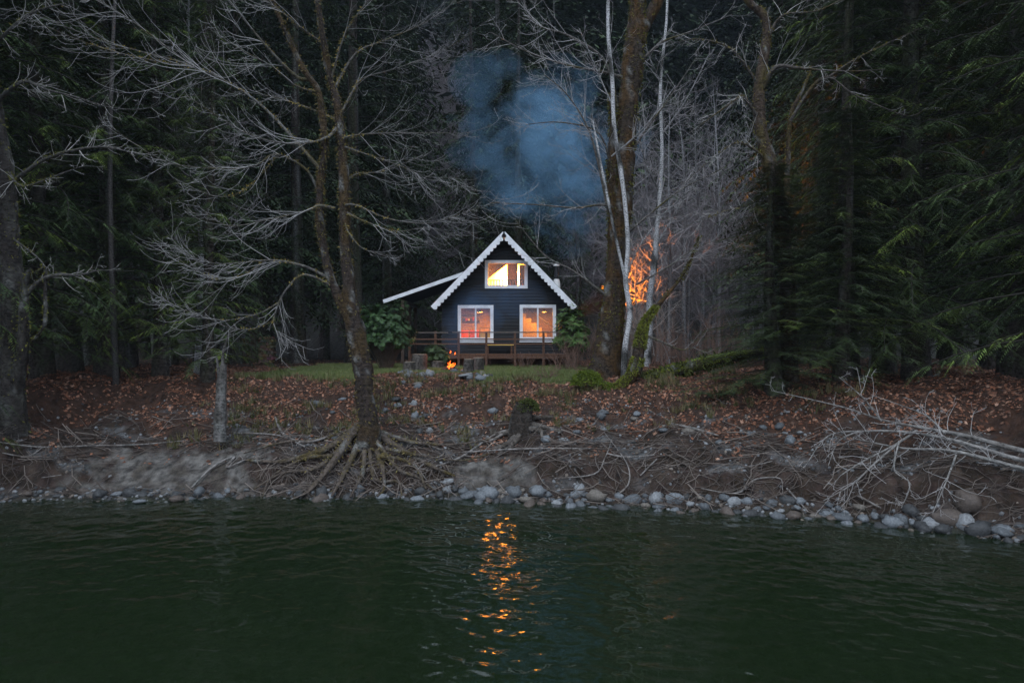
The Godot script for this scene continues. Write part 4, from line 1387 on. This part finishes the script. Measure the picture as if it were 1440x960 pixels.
func driftwood() -> void:
	var list := [
		[[[853, 641, 0.02], [880, 646, 0.024], [920, 643, 0.012]], "short white bleached stick right of the middle bank"], [[[870, 698, 0.024], [884, 682, 0.02], [881, 655, 0.016], [856, 620, 0.012]], "pale crooked root reaching down to the stones"],
		[[[900, 672, 0.014], [912, 660, 0.02], [923, 649, 0.016]], "short pale forked stick above the stones"], [[[985, 690, 0.01], [1035, 697, 0.018], [1060, 678, 0.02], [1095, 676, 0.014], [1099, 692, 0.008]], "long looping root on the right bank"],
		[[[1105, 690, 0.02], [1135, 723, 0.012]], "straight pale stick leaning to the water"], [[[1204, 700, 0.026], [1237, 718, 0.016]], "pale stick lying below the branch tangle"], [[[780, 676, 0.012], [835, 670, 0.018], [850, 648, 0.016], [858, 628, 0.01]], "curved thin root left of the pale crooked one"],
		[[[388, 590, 0.03], [398, 612, 0.035], [425, 625, 0.035], [460, 618, 0.03], [485, 603, 0.02]], "arched grey branch left of the maple"], [[[330, 612, 0.02], [390, 615, 0.025], [430, 632, 0.02]], "grey branch lying on the left bank"], [[[0, 625, 0.012], [60, 632, 0.024], [130, 630, 0.024], [200, 628, 0.018], [265, 622, 0.008]], "long pale branch lying on the dark left bank"],
		[[[5, 640, 0.014], [40, 645, 0.02], [62, 632, 0.014]], "short forked branch at the lower left bank"], [[[60, 675, 0.012], [88, 671, 0.01]], "small white stick left of the sand"], [[[610, 660, 0.02], [650, 645, 0.03], [700, 612, 0.03], [730, 608, 0.02]], "dark branch lying left of the stump"],
		[[[688, 624, 0.035], [705, 615, 0.04], [722, 603, 0.03]], "bleached root end beside the stump"], [[[640, 640, 0.02], [700, 636, 0.028], [760, 634, 0.024], [830, 634, 0.012]], "long dark root below the stump"], [[[585, 668, 0.03], [597, 655, 0.02], [625, 640, 0.02], [600, 628, 0.012]], "forked pale stick right of the maple roots"],
		[[[583, 655, 0.02], [600, 678, 0.014]], "white crossed stick right of the maple roots"], [[[940, 598, 0.02], [975, 606, 0.04], [1010, 616, 0.02]], "mossy dark stick on the leaf slope"], [[[1000, 668, 0.01], [1050, 660, 0.014], [1085, 652, 0.008]], "thin root on the right bank"],
		[[[930, 588, 0.008], [945, 596, 0.012], [938, 575, 0.006]], "thin twig standing in the leaves"], [[[1200, 545, 0.012], [1190, 520, 0.014], [1210, 500, 0.008]], "dead twig among the right trunks"], [[[1290, 540, 0.02], [1320, 528, 0.014]], "short pale stick between the right trunks"], [[[270, 690, 0.02], [300, 660, 0.03], [330, 645, 0.03], [320, 660, 0.03], [345, 650, 0.015]], "twisted root stub at the right end of the left sand"]]
	var o := {"jit": 0.4, "sag": 0.1, "lift": 0.1, "dense": 2.2, "col": Color(0.25, 0.225, 0.21)}
	for e in list:
		var q := []
		for p in e[0]:
			q.append([G(p[0], p[1]) + Vector3(0, 0.07, 0.06), p[2]])
		var path := trace(q, 5)
		var base: Vector3 = path[0][0]
		var t := thing("driftwood_branch", e[1], "branch", base, "dead branches on the bank")
		var b := MB.new()
		stem(b, path, 6, Color(0.3, 0.275, 0.26), Color(0.17, 0.14, 0.12), -0.1, 0.15)
		part("stem", b, mats.bark, t).position = -base
		b = MB.new()
		clothe(b, path, 1.6, 0.5, 1, o, 0.1)
		if b.v.size():
			part("twigs", b, mats.twig, t).position = -base
	# stump with roots
	var c := G(733, 603)
	var st := thing("tree_stump", "rotten dark stump with a mossy top and spread roots", "stump", c)
	var b := MB.new()
	stem(b, [PackedVector3Array([Vector3(0, -0.3, 0), Vector3(0, 0.1, 0), Vector3(0.03, 0.4, 0), Vector3(0.1, 0.66, 0)]), PackedFloat32Array([0.42, 0.3, 0.26, 0.22])], 14, Color(0.06, 0.05, 0.042), Color(0.15, 0.13, 0.12), -0.2, 0.3)
	part("trunk", b, mats.bark, st)
	for k in 8:
		var a := TAU * k / 8.0 + rnd(-0.3, 0.3)
		var q := []
		for m in 5:
			var l := 0.15 + m * rnd(0.18, 0.32)
			var at := c + Vector3(cos(a + m * 0.12) * l, 0, sin(a + m * 0.12) * l)
			at.y = height(at.x, -at.z) + 0.1 * (1.0 - m / 5.0)
			q.append([at - c, 0.1 * (1.0 - m * 0.19)])
		b = MB.new()
		stem(b, trace(q, 4), 7, Color(0.16, 0.14, 0.125), Color(0.08, 0.065, 0.05), 0.0, 0.2)
		part("root", b, mats.bark, st)
	b = MB.new()
	for k in 900:
		var u := rdir()
		u.y = absf(u.y)
		var d := (u + Vector3.DOWN * 0.5 + rdir() * 0.5).normalized()
		b.kite(Vector3(0.16, 0.5, 0) + u * Vector3(0.26, 0.24, 0.24), d, d.cross(rdir()).normalized(), 0.1, 0.035, Color(0.05, 0.062, 0.016) * rnd(0.6, 1.4))
	part("moss", b, mats.moss, st)
	# second low stump at the left sand
	# fallen mossy log on the right
	var D := 21.5
	var path := trace([[872, 548, D - 1.2, 0.1], [900, 536, D - 0.8, 0.17], [940, 524, D - 0.2, 0.2], [975, 515, D, 0.2], [1020, 504, D + 0.3, 0.17], [1065, 497, D + 0.5, 0.14], [1130, 490, D + 0.8, 0.1]], 7)
	var at: Vector3 = path[0][8]
	var t := thing("fallen_log", "fallen mossy log lying slantwise right of the thick trunk", "log", at)
	b = MB.new()
	stem(b, path, 11, Color(0.06, 0.05, 0.035), Color(0.08, 0.085, 0.02), 0.1, 0.15)
	part("log", b, mats.bark, t).position = -at
	b = MB.new()
	mossy(b, path, 2200.0, 0.06, Color(0.15, 0.175, 0.024), 1.02, -0.1)
	mossy(b, path, 260.0, 0.15, Color(0.05, 0.06, 0.016), 0.95, -1.0)
	part("moss", b, mats.moss, t).position = -at
	# the bleached crown of a fallen tree reaching in from the right
	D = 15.0
	var o2 := {"jit": 0.4, "sag": 0.05, "lift": 0.0, "dense": 3.6, "col": Color(0.33, 0.315, 0.31)}
	var stems := [
		[[1520, 652, 14.6, 0.07], [1440, 634, 14.8, 0.06], [1355, 612, 15.0, 0.05], [1290, 600, 15.2, 0.035], [1240, 590, 15.4, 0.025], [1185, 572, 15.6, 0.016], [1085, 549, 16.0, 0.006]],
		[[1530, 680, 14.0, 0.06], [1440, 659, 14.2, 0.045], [1340, 634, 14.4, 0.035], [1270, 630, 14.6, 0.022], [1200, 616, 14.8, 0.012]],
		[[1520, 662, 14.3, 0.06], [1430, 645, 14.5, 0.05], [1345, 620, 14.7, 0.04], [1280, 608, 14.9, 0.03], [1215, 606, 15.0, 0.022], [1165, 613, 15.1, 0.016], [1135, 652, 14.8, 0.007]],
		[[1290, 605, 14.9, 0.03], [1260, 625, 14.6, 0.024], [1215, 648, 14.3, 0.018], [1183, 668, 14.1, 0.01]],
		[[1270, 618, 14.7, 0.026], [1230, 652, 14.2, 0.02], [1200, 680, 13.9, 0.014], [1158, 704, 13.7, 0.007]],
		[[1265, 620, 14.6, 0.022], [1258, 660, 14.1, 0.016], [1280, 680, 13.8, 0.012], [1268, 714, 13.5, 0.007]],
		[[1345, 640, 14.3, 0.022], [1330, 680, 13.8, 0.016], [1312, 722, 13.3, 0.008]],
		[[1330, 610, 15.0, 0.025], [1310, 590, 15.3, 0.02], [1290, 578, 15.4, 0.014], [1225, 555, 15.7, 0.006]],
		[[1240, 592, 15.3, 0.02], [1215, 560, 15.5, 0.014], [1180, 530, 15.8, 0.006]],
		[[1210, 606, 15.0, 0.02], [1180, 620, 14.8, 0.014], [1165, 655, 14.5, 0.006]]]
	at = P(1400, 632, 14.8)
	t = thing("fallen_tree", "bleached bare crown of a fallen tree at the right bank", "tree", at)
	var tw := MB.new()
	for s in stems:
		for q in s:
			q[2] -= clampf((q[0] - 1260.0) / 180.0, 0.0, 1.3) * 1.25
		var p2 := trace(s, 5)
		b = MB.new()
		stem(b, p2, 6, Color(0.33, 0.315, 0.3), Color(0.2, 0.18, 0.165), -0.1, 0.1)
		part("limb", b, mats.bark, t).position = -at
		clothe(tw, p2, 4.5, 0.75, 2, o2, 0.3)
	part("crown", tw, mats.twig, t).position = -at


func shrubs() -> void:
	var s := leafy_bush(1.15, 2.4, 3600, 0.12, Color(0.035, 0.07, 0.024))
	var t := thing("rhododendron", "big rounded evergreen bush left of the deck", "bush", ground(-5.15, -28.0))
	put("stems", s[0], mats.twig, t)
	put("foliage", s[1], mats.leaf, t)
	s = leafy_bush(0.75, 2.3, 260, 0.26, Color(0.06, 0.105, 0.03))
	t = thing("rhododendron", "loose leafy shrub at the right end of the deck", "bush", ground(2.55, -29.2))
	put("stems", s[0], mats.twig, t)
	put("foliage", s[1], mats.leaf, t)
	s = leafy_bush(0.6, 0.9, 220, 0.16, Color(0.04, 0.065, 0.022))
	t = thing("small_bush", "small dark bush before the left end of the deck", "bush", ground(-3.3, -29.6))
	put("stems", s[0], mats.twig, t)
	put("foliage", s[1], mats.leaf, t)
	fern(G(1005, 563), "sword fern in the leaves right of the mossy log", 0.75)
	fern(G(1085, 548), "sword fern at the foot of the right conifers", 0.6)
	# bare reddish thickets
	var reds := {"jit": 0.4, "sag": 0.0, "lift": 0.3, "dense": 3.2, "col": Color(0.17, 0.105, 0.08)}
	var spots := [[815, 508, 27.5, 1.7, "reddish bare thicket right of the deck"], [790, 516, 27.0, 1.0, "low bare twigs before the right deck posts"], [735, 516, 29.4, 0.8, "dry stalks before the middle deck posts"], [960, 520, 27.0, 2.2, "tangled bare shrub under the birches"], [1000, 512, 30.0, 2.6, "tall reddish thicket left of the right conifers"], [915, 508, 33.5, 1.8, "reddish bare shrub behind the mossy trunk"], [845, 512, 30.0, 2.4, "bare shrub between the cabin and the mossy trunk"], [770, 530, 22.8, 0.6, "dry weeds at the edge of the right lawn"]]
	for e in spots:
		var g := P(e[0], e[1], e[2])
		g.y = height(g.x, e[2])
		t = thing("bare_shrub", e[4], "shrub", g)
		var b := MB.new()
		for k in int(16 + e[3] * 10):
			var a := rng.randf() * TAU
			var r: float = rnd(0.0, e[3] * 0.5)
			twig(b, Vector3(cos(a) * r, -0.05, sin(a) * r), Vector3(cos(a) * 0.5, 1, sin(a) * 0.5).normalized(), e[3] * rnd(0.5, 1.1), 0.011, 2, reds)
		part("stems", b, mats.twig, t)
	# stacked firewood beyond the lawn
	var w := 0
	for e in [[351, 36.0, 1.3, "split firewood stack left of the dark post, beyond the lawn"], [377, 35.0, 0.75, "narrow firewood stack right of the dark post, beyond the lawn"]]:
		var x: float = (e[0] - 720.0) / 960.0 * e[1]
		var g := ground(x, -e[1])
		t = thing("firewood_stack", e[3], "firewood", g)
		var rows := 9
		for j in rows:
			var n := int(e[2] / 0.17)
			for i in n:
				var b := MB.new()
				var rr := rnd(0.07, 0.09)
				b.tube(PackedVector3Array([Vector3(0, 0, -0.25), Vector3(0, 0, 0.25 + rnd(-0.05, 0.05))]), PackedFloat32Array([rr, rr]), 6, PackedColorArray([Color(rnd(0.5, 1.1), rnd(0.5, 0.9), rnd(0.4, 0.8))]), true)
				put("log", b.mesh(), mats.log_end, t, Vector3((i - n / 2.0) * 0.17 + (0.08 if j % 2 else 0.0), 0.08 + j * 0.15, 0))
	var pg := ground(-13.3, -35.2)
	t = thing("shelter_post", "dark square post between the two firewood stacks", "post", pg)
	bar("shaft", Vector3(0, 0.8, 0), Vector3(0.3, 1.7, 0.3), mats.dark_thing, t)
	bar("cap", Vector3(0, 1.67, 0), Vector3(0.4, 0.05, 0.4), mats.dark_thing, t)


func forest() -> void:
	var green := Color(0.026, 0.042, 0.017)
	var tipg := Color(0.14, 0.19, 0.036)
	var near := [conifer(21.0, 1.0, 3.3, 330, 26, 20, 0.55, 0.36, Color(0.032, 0.052, 0.02), tipg, 0.3), conifer(19.0, 1.4, 2.8, 290, 24, 20, 0.52, 0.45, Color(0.028, 0.047, 0.02), tipg, 0.26)]
	var far := [conifer(30.0, 2.0, 4.2, 190, 20, 7, 1.0, 0.4, green, Color(0.05, 0.065, 0.025), 0.38), conifer(27.0, 4.0, 3.6, 170, 18, 7, 0.95, 0.5, green, Color(0.05, 0.06, 0.03), 0.33), conifer(33.0, 6.0, 4.4, 180, 20, 7, 1.05, 0.33, green * 0.9, Color(0.04, 0.055, 0.025), 0.42)]
	# [px, depth, shape, scale, label]
	var front := [
		[1090, 19.0, 0, 0.8, "drooping young conifer with a bushy foot right of the mossy log", 0.31], [1185, 18.8, 1, 0.85, "low bushy conifer before the slender mossy tree", 0.4], [1196, 21.0, 1, 1.0, "conifer with a bare lower trunk behind the fallen tree's twig tips"], [1243, 22.5, 0, 1.0, "conifer with a dark trunk just left of the thickest right trunk"], [1290, 20.5, 0, 1.15, "conifer with the thickest dark trunk on the right bank"],
		[1425, 19.5, 0, 1.2, "dark conifer cut by the right edge of the picture"], [1520, 18.0, 1, 1.2, "conifer just outside the right edge of the picture"], [1150, 27.0, 1, 1.05, "conifer behind the slender mossy tree on the right"], [1600, 15.5, 0, 1.25, "conifer outside the picture beyond the fallen tree"],
		[292, 21.5, 0, 0.62, "bright green young conifer behind the grey snag"], [225, 23.0, 1, 0.9, "drooping conifer left of the grey snag"], [150, 22.0, 0, 1.0, "dark conifer behind the thin grey trunk on the left"], [60, 21.0, 1, 1.15, "dark conifer beside the old mossy tree on the left"], [-60, 19.0, 0, 1.2, "conifer just outside the left edge of the picture"], [-170, 17.2, 1, 1.3, "conifer farther outside the left edge of the picture"]]
	for e in front:
		var g := P(e[0], 500, e[1])
		g.y = height(g.x, e[1])
		conifer_thing("conifer", e[4], near[e[2]], g, rng.randf() * TAU, Vector3(e[3], e[5] if e.size() > 5 else e[3], e[3]), "conifers near the bank")
	for e in [[-15.0, 12.3], [-18.5, 9.0], [-17.5, 14.8], [-21.0, 12.0], [-22.0, 5.5], [12.8, 8.6], [15.5, 5.5], [15.5, 10.5], [18.5, 7.5]]:
		var side := "left" if e[0] < 0.0 else "right"
		conifer_thing("conifer", "tall conifer on the near bank beyond the %s edge of the picture" % side, near[0 if e[1] > 9.0 else 1], ground(e[0], -e[1]), rng.randf() * TAU, Vector3.ONE * rnd(1.1, 1.35), "conifers beyond the %s edge of the picture" % side)
	var back := [
		[-40, 27, 0], [30, 30, 1], [95, 26, 2], [130, 34, 0], [180, 29, 1], [235, 33, 2], [285, 28, 0], [330, 36, 1], [375, 40, 2], [420, 36, 0], [455, 44, 1], [500, 38, 2], [545, 42, 0], [570, 47, 1], [665, 46, 0], [700, 47, 2], [732, 44, 1],
		[775, 47, 0], [815, 45, 1], [1100, 36, 1], [1140, 33, 0], [1185, 29, 2], [1240, 33, 0], [1290, 28, 1], [1340, 31, 2], [1395, 27, 0], [1450, 30, 1], [1510, 26, 2], [-100, 24, 2], [10, 38, 0], [200, 42, 0], [300, 46, 1], [1200, 42, 1], [1330, 42, 0], [1440, 40, 2], [560, 52, 2], [480, 53, 1], [720, 56, 2]]
	for e in back:
		var d: float = e[1] + rnd(-0.8, 0.8)
		var x: float = (e[0] - 720.0) / 960.0 * d
		var where := "left of the cabin" if e[0] < 530 else ("right behind the cabin" if e[0] < 840 else "on the right side")
		var s := rnd(0.88, 1.1)
		if e[0] > 560 and e[0] < 600:
			s *= 0.8
		if e[0] > 740 and e[0] < 830:
			s *= 0.36
		conifer_thing("tall_conifer", "tall dark conifer in the forest wall %s" % where, far[e[2]], ground(x, -d), rng.randf() * TAU, Vector3(s, s, s), "tall conifers in the forest wall %s" % where)
	# bare grey trees in the gap right of the cabin and through the forest
	var grey := [bare_shape(15.0, 0.13, 34, Color(0.19, 0.175, 0.18), Color(0.3, 0.3, 0.31)), bare_shape(12.0, 0.1, 36, Color(0.17, 0.15, 0.155), Color(0.22, 0.21, 0.21), 0.1, 0.12), bare_shape(17.0, 0.16, 34, Color(0.21, 0.195, 0.2), Color(0.32, 0.32, 0.33), 0.04, 0.3), bare_shape(20.0, 0.1, 14, Color(0.08, 0.075, 0.07), Color(0.075, 0.07, 0.066), 0.01, 0.75)]
	for k in 26:
		var px := 872.0 + k * 9.5 + rnd(-9, 9)
		var d := rnd(33.0, 52.0) if px < 945.0 else rnd(41.0, 56.0)
		var x := (px - 720.0) / 960.0 * d
		bare_thing("bare_tree", "thin grey bare tree in the gap right of the cabin", grey[k % 3], mats.bark, ground(x, -d), rng.randf() * TAU, rnd(0.75, 1.2), "thin bare trees right of the cabin")
	for e in [[1013, 42.0, 2, "pale straight trunk standing left of the right conifers"], [160, 20.5, 3, "thin straight grey trunk on the left, free of branches below"], [278, 25.0, 0, "pale thin trunk behind the left maple's twigs"], [645, 60.0, 2, "bare grey tree in the gap above the cabin"], [640, 58.0, 0, "leaning bare tree in the gap above the cabin"], [240, 27.0, 1, "faint bare tree deep in the left forest"], [1225, 26.5, 0, "pale bare tree among the right conifers"], [1055, 45.0, 2, "pale bare tree behind the crooked mossy tree"]]:
		var x: float = (e[0] - 720.0) / 960.0 * e[1]
		bare_thing("bare_tree", e[3], grey[e[2]], mats.birch, ground(x, -e[1]), rng.randf() * TAU, 1.0)
	# trunks caught by the outdoor lamp behind the cabin
	var lit := [bare_shape(11.0, 0.13, 30, Color(0.3, 0.27, 0.25), Color(0.36, 0.33, 0.3), 0.12, 0.2), bare_shape(9.0, 0.11, 30, Color(0.3, 0.27, 0.25), Color(0.36, 0.33, 0.3), 0.16, 0.15)]
	for e in [[886, 35.0, 1], [892, 36.5, 0], [897, 34.0, 1], [903, 35.5, 1], [911, 34.5, 0], [929, 36.0, 1], [809, 40.0, 3], [940, 38.0, 1]]:
		var x: float = (e[0] - 720.0) / 960.0 * e[1]
		bare_thing("lamplit_tree", "bare tree lit orange from the side by the cabin lamp", lit[e[2]] if e[2] < 2 else grey[3], mats.bark, ground(x, -e[1]), rng.randf() * TAU, rnd(0.6, 0.8), "trees lit orange beside the cabin")
	# wooded slope behind
	var low := [conifer(22.0, 0.5, 3.6, 60, 10, 5, 1.9, 0.3, green, green, 0.3)]
	var xf := []
	var cols := PackedColorArray()
	for k in 1100:
		var d := rnd(56.0, 190.0)
		var x := rnd(-0.95, 0.95) * d
		var s := rnd(0.6, 1.15) * (1.9 if d < 85.0 else 1.2)
		if (absf(x / d - 0.29) < 0.13 and d < 66.0) or (absf(x / d + 0.1) < 0.045 and d < 120.0):
			continue
		xf.append(Transform3D(Basis.from_euler(Vector3(0, rng.randf() * TAU, 0)).scaled_local(Vector3.ONE * s), ground(x, -d)))
		cols.append(Color.WHITE * rnd(0.7, 1.3))
	scatter("far_forest", "far conifer wood covering the slope behind the cabin", "forest", low[0][2], mats.needle, xf, cols)
	xf = []
	cols = PackedColorArray()
	for k in 420:
		var d := rnd(50.0, 120.0)
		var x := (rnd(0.06, 0.48) if k < 300 else rnd(-0.15, -0.04)) * d
		xf.append(Transform3D(Basis.from_euler(Vector3(0, rng.randf() * TAU, 0)).scaled_local(Vector3.ONE * rnd(0.6, 1.0)), ground(x, -d)))
		cols.append(Color(1, 1, 1.05) * rnd(0.7, 1.3))
	scatter("far_bare_wood", "grey leafless wood on the slope right behind the cabin", "forest", grey[1][1], mats.twig, xf, cols)


func build_land() -> void:
	var xs := steps([[-220.0, -60.0, 10.0], [-60.0, -16.0, 2.0], [-16.0, 16.0, 0.11], [16.0, 60.0, 2.0], [60.0, 220.0, 10.0]])
	var ds := steps([[-40.0, 2.0, 6.0], [2.0, 10.0, 0.5], [10.0, 23.0, 0.1], [23.0, 46.0, 0.5], [46.0, 230.0, 4.0]])
	var o := put("ground", sheet(xs, ds, height, ground_color), mats.ground, self)
	o.set_meta("kind", "structure")
	xs = steps([[-220.0, -60.0, 20.0], [-60.0, -13.5, 1.5], [-13.5, 13.5, 0.05], [13.5, 60.0, 1.5], [60.0, 220.0, 20.0]])
	ds = steps([[-60.0, 0.0, 6.0], [0.0, 5.0, 0.5], [5.0, 12.0, 0.035], [12.0, 17.6, 0.06]])
	var flat := func(_x: float, _d: float) -> Color: return Color.WHITE
	o = put("river", sheet(xs, ds, wave, flat), mats.water, self)
	o.set_meta("kind", "structure")


func _ready() -> void:
	rng.seed = 20
	na.seed = 4
	nb.seed = 11
	na.frequency = 0.03
	nb.frequency = 0.03
	na.fractal_octaves = 2
	nb.fractal_octaves = 2
	# camera
	var cam := Camera3D.new()
	cam.name = "camera"
	cam.fov = 53.13
	cam.near = 0.1
	cam.far = 600.0
	cam.position = Vector3(0, EYE, 0)
	add_child(cam)
	cam.current = true
	# dusk sky under thin cloud
	var env := Environment.new()
	env.background_mode = Environment.BG_SKY
	var sm := ProceduralSkyMaterial.new()
	sm.sky_top_color = Color(0.87, 0.93, 1.0)
	sm.sky_horizon_color = Color(0.8, 0.85, 0.93)
	sm.sky_curve = 0.2
	sm.ground_bottom_color = Color(0.1, 0.11, 0.12)
	sm.ground_horizon_color = Color(0.2, 0.22, 0.24)
	var sky := Sky.new()
	sky.sky_material = sm
	env.sky = sky
	env.background_energy_multiplier = 1.25
	env.tonemap_mode = Environment.TONE_MAPPER_LINEAR
	env.tonemap_exposure = 1.6
	env.volumetric_fog_enabled = true
	env.fog_enabled = true
	env.fog_density = 0.0003
	env.fog_light_color = Color(0.85, 0.92, 1.0)
	env.volumetric_fog_density = 0.0
	env.sdfgi_enabled = true
	env.ssao_enabled = true
	env.ssil_enabled = true
	var we := WorldEnvironment.new()
	we.name = "environment"
	we.environment = env
	add_child(we)
	var sun := DirectionalLight3D.new()
	sun.name = "sun"
	sun.light_energy = 0.3
	sun.light_angular_distance = 25.0
	sun.light_color = Color(0.95, 0.97, 1.0)
	sun.shadow_enabled = true
	sun.sky_mode = DirectionalLight3D.SKY_MODE_LIGHT_ONLY
	sun.rotation_degrees = Vector3(-52, -12, 0)
	add_child(sun)
	# the place
	make_materials()
	build_land()
	build_cabin()
	furnish()
	near_maple()
	river_maple()
	other_near_trees()
	forest()
	shrubs()
	stones()
	driftwood()
	build_fire()
	litter()
	smoke()
